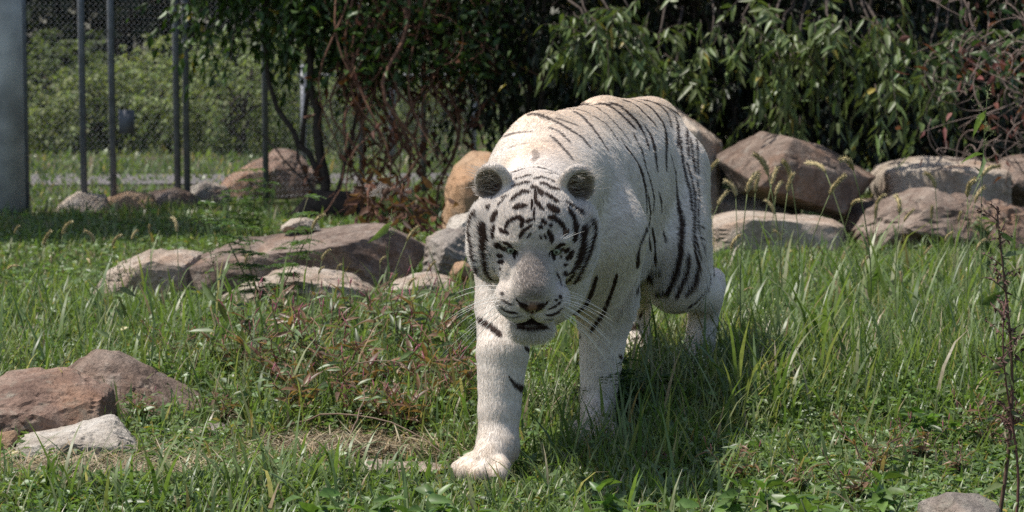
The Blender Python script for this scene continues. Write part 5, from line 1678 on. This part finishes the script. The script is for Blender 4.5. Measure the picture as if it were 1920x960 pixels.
# smartweed: reddish jointed stems, narrow leaves, pink flower spikes
def smartweed(seed, H, pink=1.0, brown=0.15):
    r = np.random.default_rng(seed)
    root = empty("smartweed")
    sm, lm, fm = MB(), MB(), MB()
    nst = r.integers(8, 12)
    for s in range(nst):
        az = r.uniform(0, 6.28); ln = r.uniform(0.2, 0.9); h = H * r.uniform(0.6, 1.1)
        t = np.linspace(0, 1, 7)
        P = np.stack([math.cos(az) * ln * h * t ** 1.3, math.sin(az) * ln * h * t ** 1.3, h * t * (1 - 0.12 * t)], -1)
        P[1:] += r.normal(size=(6, 3)) * 0.008
        sm.tube(P, np.linspace(0.0028, 0.0012, 7), 4, np.array([0.20, 0.11, 0.075]) * r.uniform(0.6, 1.3))
        n = 11
        i = r.random(n) * 5.8; k = i.astype(int); f = (i - k)[:, None]
        p = P[k] * (1 - f) + P[k + 1] * f
        D = r.normal(size=(n, 3)); D[:, 2] = np.abs(D[:, 2]) * 0.6 - 0.1
        L = 0.035 + 0.04 * r.random(n)
        c = greens(n, (0.125, 0.165, 0.070), 0.4, r)
        b = r.random(n) < brown
        c[b] = np.array([0.20, 0.115, 0.065]) * (0.6 + 0.8 * r.random((b.sum(), 1)))
        lm.leaves(p, D, np.array([0, 0, 1.0]) + 0.5 * r.normal(size=(n, 3)), L, L * 0.24, c, droop=0.3, fine=True)
        for _ in range(r.integers(1, 3)):
            if r.random() > pink * 0.45: continue
            b0 = P[-1 - r.integers(0, 2)]
            d = np.array([r.normal() * 0.5, r.normal() * 0.5, 1.0]); d /= np.linalg.norm(d)
            tt = np.linspace(0, 1, 6); q = b0 + (0.016 + 0.030 * tt)[:, None] * d
            sm.tube(np.array([b0, q[0]]), 0.0009, 3, (0.17, 0.065, 0.045))
            fm.tube(q, [0.0008, 0.0020, 0.0015, 0.0021, 0.0013, 0.0005], 5, np.array([0.30, 0.085, 0.12]) * r.uniform(0.7, 1.2))
    sm.build("stem", stem_m, root); lm.build("foliage", weed_m, root, smooth=False)["kind"] = "stuff"
    if fm.n: fm.build("flower_spikes", stem_m, root)["kind"] = "stuff"
    return root
SW = [smartweed(100 + k, h, p, b) for k, (h, p, b) in enumerate(((0.25, 1.0, 0.25), (0.20, 0.9, 0.55), (0.28, 1.0, 0.15), (0.17, 0.7, 0.3)))]
su = [False] * 4
sr = np.random.default_rng(15)
spots = [(470, 690, 2), (540, 640, 0), (600, 680, 2), (660, 640, 0), (720, 660, 2), (780, 690, 0), (840, 660, 2), (500, 740, 0), (560, 760, 1), (620, 740, 0), (680, 770, 1), (740, 750, 1), (800, 770, 1), (850, 740, 0), (430, 720, 3), (580, 800, 1), (650, 810, 3), (720, 810, 1), (780, 820, 1), (840, 800, 1), (870, 780, 3)]
for x, y, k in spots:
    o = SW[k] if not su[k] else copy_tree(SW[k]); su[k] = True
    place(o, ground_at(x, y), sr.uniform(0, 6.28), sr.uniform(0.85, 1.2), "smartweed plant with reddish stems in the tangle left of the leading foreleg", "weed", "smartweed tangle left of the tiger")
for x, y, k in [(1240, 900, 3), (1500, 930, 3), (1640, 900, 0), (1730, 880, 3), (1600, 950, 3), (1800, 900, 3), (1050, 780, 3), (1380, 920, 3), (1850, 850, 0), (1010, 720, 3)]:
    o = SW[k] if not su[k] else copy_tree(SW[k]); su[k] = True
    place(o, ground_at(x, y), sr.uniform(0, 6.28), sr.uniform(0.45, 0.75), "small smartweed plant in the low growth right of the leading foreleg", "weed", "small smartweeds right of the leading foreleg")
for x, y, k in [(60, 640, 3), (190, 650, 3), (330, 700, 0), (420, 800, 3), (260, 800, 3)]:
    o = SW[k] if not su[k] else copy_tree(SW[k]); su[k] = True
    place(o, ground_at(x, y), sr.uniform(0, 6.28), sr.uniform(0.5, 0.8), "small smartweed plant around the lower left rocks", "weed", "small smartweeds by the lower left rocks")

# clumps of broad arching grass
def clump(seed, n, H, W, spread=0.05):
    r = np.random.default_rng(seed)
    mb = MB()
    P = np.stack([r.normal(size=n) * spread, r.normal(size=n) * spread, np.full(n, -0.01)], -1)
    mb.blades(P, r.random(n) * 6.283, H * (0.5 + 0.7 * r.random(n)), W * (0.7 + 0.6 * r.random(n)), 0.08 + 0.4 * r.random(n), 0.3 + 1.9 * r.random(n), GREENS[r.integers(1, 5, n)] * (0.85 + 0.3 * r.random((n, 1))), 8)
    return mb.build("grass_clump", grass_m)
CL = [clump(201, 15, 0.38, 0.014), clump(202, 11, 0.44, 0.016), clump(203, 20, 0.28, 0.012)]
cu = [False] * 3
def put_clump(x, y, k, s, lab, grp):
    o = CL[k] if not cu[k] else CL[k].copy()
    if cu[k]: col.objects.link(o)
    cu[k] = True
    place(o, ground_at(x, y), sr.uniform(0, 6.28), s, lab, "grass clump", grp)
for x, y, k, s in [(1395, 790, 1, 1.0), (1470, 800, 0, 1.0), (1340, 835, 0, 0.9), (1265, 850, 2, 0.8), (1540, 760, 1, 0.9), (1430, 740, 0, 1.0), (1510, 700, 1, 1.1), (1380, 700, 2, 1.0), (1590, 690, 0, 1.1), (1650, 740, 2, 0.9), (1750, 660, 1, 1.1), (1700, 620, 0, 1.2), (1590, 610, 1, 1.2), (1500, 600, 0, 1.2), (1830, 640, 0, 1.1), (1345, 760, 1, 0.7), (1240, 830, 2, 0.6), (1170, 860, 2, 0.55)]:
    put_clump(x, y, k, s, "clump of broad arching grass blades right of the tiger", "grass clumps right of the tiger")
for x, y, k, s in [(70, 935, 2, 0.75), (200, 945, 2, 0.7), (330, 935, 0, 0.7), (430, 930, 2, 0.8), (520, 925, 0, 0.75), (600, 930, 1, 0.7), (660, 915, 2, 0.8), (260, 965, 1, 0.7), (140, 960, 0, 0.7), (390, 960, 2, 0.8), (560, 965, 2, 0.8), (480, 955, 0, 0.7)]:
    put_clump(x, y, k, s, "clump of broad grass blades along the lower left edge", "grass clumps at the lower left edge")
for x, y, k, s in [(70, 600, 0, 0.8), (150, 640, 1, 0.7), (260, 610, 2, 0.9), (330, 650, 0, 0.8), (400, 620, 1, 0.8), (450, 660, 2, 0.8), (250, 560, 0, 0.8), (120, 560, 2, 0.9)]:
    put_clump(x, y, k, s, "clump of grass in the left midground", "grass clumps in the left midground")
for x, y, k, s in [(760, 915, 2, 0.6), (1010, 905, 2, 0.45), (1120, 900, 2, 0.6)]:
    put_clump(x, y, k, s, "low clump of grass just in front of the tiger", "grass clumps before the tiger")

# broad-leaved plants in the near foreground, out of focus
def broadleaf(seed, n, H, L):
    r = np.random.default_rng(seed)
    root = empty("broadleaf_weed")
    lm, sm = MB(), MB()
    for k in range(3):
        az = r.uniform(0, 6.28)
        e = np.array([math.cos(az) * H * 0.4, math.sin(az) * H * 0.4, H * r.uniform(0.7, 1.0)])
        t = np.linspace(0, 1, 5)[:, None]; P = e * t * np.array([1, 1, 1]); sm.tube(P, np.linspace(0.003, 0.0015, 5), 4, (0.10, 0.13, 0.05))
        m = n // 3
        i = r.random(m); p = e * (0.3 + 0.7 * i)[:, None]
        D = r.normal(size=(m, 3)); D[:, 2] = np.abs(D[:, 2]) * 0.5
        ll = L * (0.6 + 0.7 * r.random(m))
        lm.leaves(p, D, np.array([0, 0, 1.0]) + 0.4 * r.normal(size=(m, 3)), ll, ll * 0.45, greens(m, (0.11, 0.185, 0.045), 0.3, r), droop=0.25, fine=True)
    sm.build("stem", stem_m, root); lm.build("foliage", weed_m, root, smooth=False)["kind"] = "stuff"
    return root
BL = [broadleaf(301, 24, 0.16, 0.06), broadleaf(302, 30, 0.14, 0.05)]
bu = [False] * 2
for j, (x, d) in enumerate([(610, 5.0), (690, 5.1), (770, 4.95), (840, 5.1), (1090, 4.95), (1180, 5.05), (1260, 4.95), (1350, 5.05), (1000, 4.85), (1450, 5.1), (1560, 5.0), (1660, 5.1), (930, 4.8)]):
    k = j % 2
    o = BL[k] if not bu[k] else copy_tree(BL[k]); bu[k] = True
    place(o, on_ground(x, d), sr.uniform(0, 6.28), sr.uniform(1.0, 1.35), "broad leaved weed, blurred at the bottom edge of the picture", "weed", "blurred weeds at the bottom edge")
r_ = np.random.default_rng(31)
bl2 = [broadleaf(303, 36, 0.13, 0.05)]
first = True
for x, y in [(1690, 760), (1760, 790), (1830, 760), (1640, 800), (1880, 740), (1720, 840), (1800, 850), (1590, 850)]:
    o = bl2[0] if first else copy_tree(bl2[0]); first = False
    place(o, ground_at(x, y), r_.uniform(0, 6.28), r_.uniform(0.7, 1.0), "leafy green weed in the low growth at the lower right", "weed", "leafy weeds at the lower right")

# ferny ragweed in front of the long slab
def ferny(label, px, py, H, seed, nst=7, tint=(0.075, 0.13, 0.04), lean=0.5, name="ragweed"):
    r = np.random.default_rng(seed)
    b = ground_at(px, py)
    root = empty(name, tuple(b)); tag(root, label, "weed")
    sm, lm = MB(), MB()
    for s in range(nst):
        az = r.uniform(0, 6.28); h = H * r.uniform(0.6, 1.0); t = np.linspace(0, 1, 8)
        P = np.stack([math.cos(az) * lean * h * t, math.sin(az) * lean * 0.6 * h * t, h * t], -1)
        sm.tube(P, np.linspace(0.0035, 0.0012, 8), 4, (0.13, 0.13, 0.06))
        for i in range(2, 8):
            for side in range(3):
                a2 = r.uniform(0, 6.28)
                d = np.array([math.cos(a2), math.sin(a2), 0.25]); Lf = 0.09 * r.uniform(0.6, 1.2)
                q = P[i] + np.linspace(0.1, 1, 7)[:, None] * Lf * d
                q[:, 2] -= 0.35 * Lf * np.linspace(0, 1, 7) ** 2
                sdv = np.cross(d, [0, 0, 1.0])
                for sg in (-1, 1):
                    D = d * 0.7 + sg * sdv + r.normal(size=(7, 3)) * 0.1
                    lm.leaves(q, D, np.tile([0, 0, 1.0], (7, 1)) + 0.2 * r.normal(size=(7, 3)), 0.035 * np.linspace(1, 0.4, 7), np.full(7, 0.008), greens(7, tint, 0.35, r))
    sm.build("stem", stem_m, root); lm.build("foliage", weed_m, root, smooth=False)["kind"] = "stuff"
    return root
ferny("tall ferny leaved weed growing in front of the long slab", 500, 600, 0.52, 401, 9)
ferny("ferny leaved weed behind the left end of the long slab", 470, 452, 0.42, 402, 6)
ferny("dark slender weed in front of the tiger's trailing foreleg", 1128, 818, 0.24, 403, 6, (0.05, 0.09, 0.03), 0.25)
ferny("bushy fine leaved weed at the foot of the trailing foreleg", 1190, 800, 0.17, 404, 9, (0.06, 0.10, 0.035), 0.8)

# pale flowering bedstraw below the hind leg
def bedstraw(label, px, py, H, seed, spread=0.9):
    r = np.random.default_rng(seed)
    b = ground_at(px, py)
    root = empty("bedstraw", tuple(b)); tag(root, label, "weed")
    sm, fm, lm = MB(), MB(), MB()
    for s in range(26):
        az = r.uniform(0, 6.28); h = H * r.uniform(0.5, 1.0); t = np.linspace(0, 1, 6); ln = r.uniform(0.1, spread)
        P = np.stack([math.cos(az) * ln * h * t, math.sin(az) * ln * 0.6 * h * t, h * t], -1)
        sm.tube(P, np.linspace(0.0016, 0.0008, 6), 3, (0.10, 0.13, 0.05))
        n = 24
        i = 1.5 + r.random(n) * 3.4; k = i.astype(int); f = (i - k)[:, None]
        p = P[k] * (1 - f) + P[k + 1] * f + r.normal(size=(n, 3)) * 0.012
        fm.leaves(p, r.normal(size=(n, 3)), r.normal(size=(n, 3)), np.full(n, 0.0055), np.full(n, 0.005), np.tile([0.55, 0.55, 0.36], (n, 1)) * (0.6 + 0.5 * r.random((n, 1))))
        lm.leaves(P[k], r.normal(size=(n, 3)), r.normal(size=(n, 3)), np.full(n, 0.016), np.full(n, 0.004), greens(n, (0.07, 0.11, 0.035), 0.3, r))
    sm.build("stem", stem_m, root); lm.build("foliage", weed_m, root, smooth=False)["kind"] = "stuff"; fm.build("flowers", stem_m, root, smooth=False)["kind"] = "stuff"
bedstraw("pale flowering bedstraw in front of the near hind leg", 1285, 760, 0.24, 411)
bedstraw("low pale flowering bedstraw between the forelegs", 1030, 800, 0.16, 412, 1.4)
bedstraw("thin pale bedstraw just before the far hind paw", 1215, 745, 0.17, 414)
bedstraw("pale flowering bedstraw right of the tiger's hock", 1430, 660, 0.22, 413)

# tall single stalks at the right
def stalk_plant(name, label, px, d, top_py, seed, rad, coln, leaf_c, n_side, side_l, sway=0.02, blob=0.006, leaves_n=40, leaf_l=0.04, droop=0.3, pan=False):
    r = np.random.default_rng(seed)
    b = on_ground(px, d)
    H = at(px, top_py, d)[2] - b[2]
    root = empty(name, tuple(b)); tag(root, label, "weed")
    sm, lm, hm = MB(), MB(), MB()
    t = np.linspace(0, 1, 14)
    P = np.stack([sway * np.sin(t * 4 + seed), sway * np.cos(t * 3), H * t], -1); P -= P[0] * (1 - t)[:, None]
    sm.tube(P, np.linspace(rad, rad * 0.35, 14), 6, coln)
    for s in range(n_side):
        i = r.uniform(4, 12.9) if not pan else r.uniform(10.3, 12.9)
        k = int(i); p0 = P[k] * (1 - i + k) + P[k + 1] * (i - k)
        az = r.uniform(0, 6.28); d_ = np.array([math.cos(az), math.sin(az), 0.9]); L = side_l * r.uniform(0.4, 1.0)
        q = p0 + np.linspace(0, 1, 5)[:, None] * d_ * L; q[:, 2] -= droop * L * np.linspace(0, 1, 5) ** 2
        sm.tube(q, np.linspace(rad * 0.4, rad * 0.15, 5), 4, coln)
        for m in range(5):
            c0 = q[m] + r.normal(size=3) * 0.004
            kk = 2 if blob > 0.004 else 3
            hm.leaves(np.tile(c0, (kk, 1)), r.normal(size=(kk, 3)) + [0, 0, -0.3], r.normal(size=(kk, 3)), blob * 2.6 * (0.5 + r.random(kk)), np.full(kk, blob * 1.1), np.tile(np.asarray(leaf_c) * r.uniform(0.6, 1.3), (kk, 1)), fold=0.4, droop=0.4, fine=True)
    if leaves_n:
        i = r.integers(1, 13, leaves_n)
        D = r.normal(size=(leaves_n, 3)); D[:, 2] -= 0.2
        L = leaf_l * (0.5 + r.random(leaves_n))
        lm.leaves(P[i], D, r.normal(size=(leaves_n, 3)) + [0, 0, 0.7], L, L * 0.28, greens(leaves_n, (0.12, 0.16, 0.06), 0.4, r, 0.0), fine=True)
        lm.build("foliage", weed_m, root, smooth=False)["kind"] = "stuff"
    sm.build("stem", stem_m, root); hm.build("seed_clusters", stem_m, root)["kind"] = "stuff"
    return root
stalk_plant("dry_weed_stalk", "tall dry brown weed stalk near the right edge", 1884, 5.35, 385, 421, 0.0055, (0.11, 0.065, 0.045), (0.10, 0.055, 0.045), 26, 0.07, 0.03, 0.0055, 30, 0.05)
stalk_plant("dry_weed_stalk", "second dry reddish weed stalk leaning at the right edge", 1915, 5.3, 560, 422, 0.004, (0.13, 0.06, 0.05), (0.12, 0.06, 0.05), 16, 0.06, 0.04, 0.005, 20, 0.04)
stalk_plant("tall_grass_stalk", "very tall thin grass stalk with a feathery top before the right slab", 1850, 7.6, 165, 423, 0.0022, (0.12, 0.16, 0.06), (0.17, 0.19, 0.08), 9, 0.06, 0.012, 0.0028, 6, 0.08, 0.1, True)
stalk_plant("tall_grass_stalk", "tall thin grass stalk rising in front of the long slab", 730, 7.6, 392, 424, 0.0016, (0.11, 0.16, 0.06), (0.17, 0.19, 0.08), 6, 0.04, 0.012, 0.0022, 5, 0.08, 0.1, True)
stalk_plant("tall_grass_stalk", "dark jointed grass stalk leaning in the grass at the left", 205, 7.3, 480, 425, 0.0018, (0.07, 0.12, 0.04), (0.13, 0.13, 0.06), 6, 0.04, 0.03, 0.0025, 8, 0.10, 0.2, True)
stalk_plant("tall_grass_stalk", "jointed grass stalk with small spikelets below the pinkish rock", 385, 7.4, 470, 426, 0.0018, (0.07, 0.12, 0.04), (0.13, 0.13, 0.06), 7, 0.05, 0.03, 0.0025, 8, 0.10, 0.2, True)
stalk_plant("leafy_green_stalk", "yellowish green leafy stalk among the foxtails at the right", 1840, 9.6, 395, 427, 0.004, (0.16, 0.17, 0.06), (0.20, 0.17, 0.07), 8, 0.08, 0.03, 0.004, 60, 0.06)

# arching dead twigs over the straw
tw = np.random.default_rng(41)
for lab, a, b_, hgt in (("long arching dead twig over the straw left of the paw", (520, 800, 6.7), (850, 872, 6.2), 0.10), ("bent brown twig in the smartweed tangle", (600, 770, 6.9), (770, 690, 6.7), 0.10), ("dead twig leaning out of the smartweed", (640, 850, 6.3), (700, 700, 6.6), 0.02)):
    p0, p1 = at(*a), at(*b_)
    p0[2] = gz(p0[0], p0[1]) + 0.005
    P = curve(p0, p1, -hgt, 0.02, 12, tw)
    mb = MB(); c0 = P[0].copy(); mb.tube(P - c0, np.linspace(0.0032, 0.0014, 12), 5, (0.16, 0.11, 0.075))
    o = mb.build("dead_twig", stem_m); o.location = tuple(c0); tag(o, lab, "twig")

# look-alike plants are told apart by their order from the left
for grp, what, where in (
    ("foxtails before the right rocks", "bristly foxtail stalk", "in front of the right rock pile"),
    ("foxtails before the long slab", "bristly foxtail stalk", "in front of the long slab"),
    ("foxtails in the left grass", "bristly foxtail stalk", "in the grass left of the slab"),
    ("smartweed tangle left of the tiger", "smartweed plant", "in the brownish tangle beside the leading foreleg"),
    ("small smartweeds right of the leading foreleg", "small smartweed", "in the low growth right of the leading foreleg"),
    ("small smartweeds by the lower left rocks", "small smartweed", "around the lower left rocks"),
    ("grass clumps right of the tiger", "clump of broad arching grass", "on the tiger's flank side"),
    ("grass clumps at the lower left edge", "clump of broad grass", "along the lower left edge"),
    ("grass clumps in the left midground", "broad grass clump", "between the long slab and the lower left rocks"),
    ("grass clumps before the tiger", "low grass clump", "just in front of the tiger"),
    ("blurred weeds at the bottom edge", "blurred broad leaved weed", "at the bottom edge"),
    ("leafy weeds at the lower right", "leafy green weed", "in the low growth at the lower right")):
    number_from_left([o for o in bpy.data.objects if o.get("group") == grp], what, where)
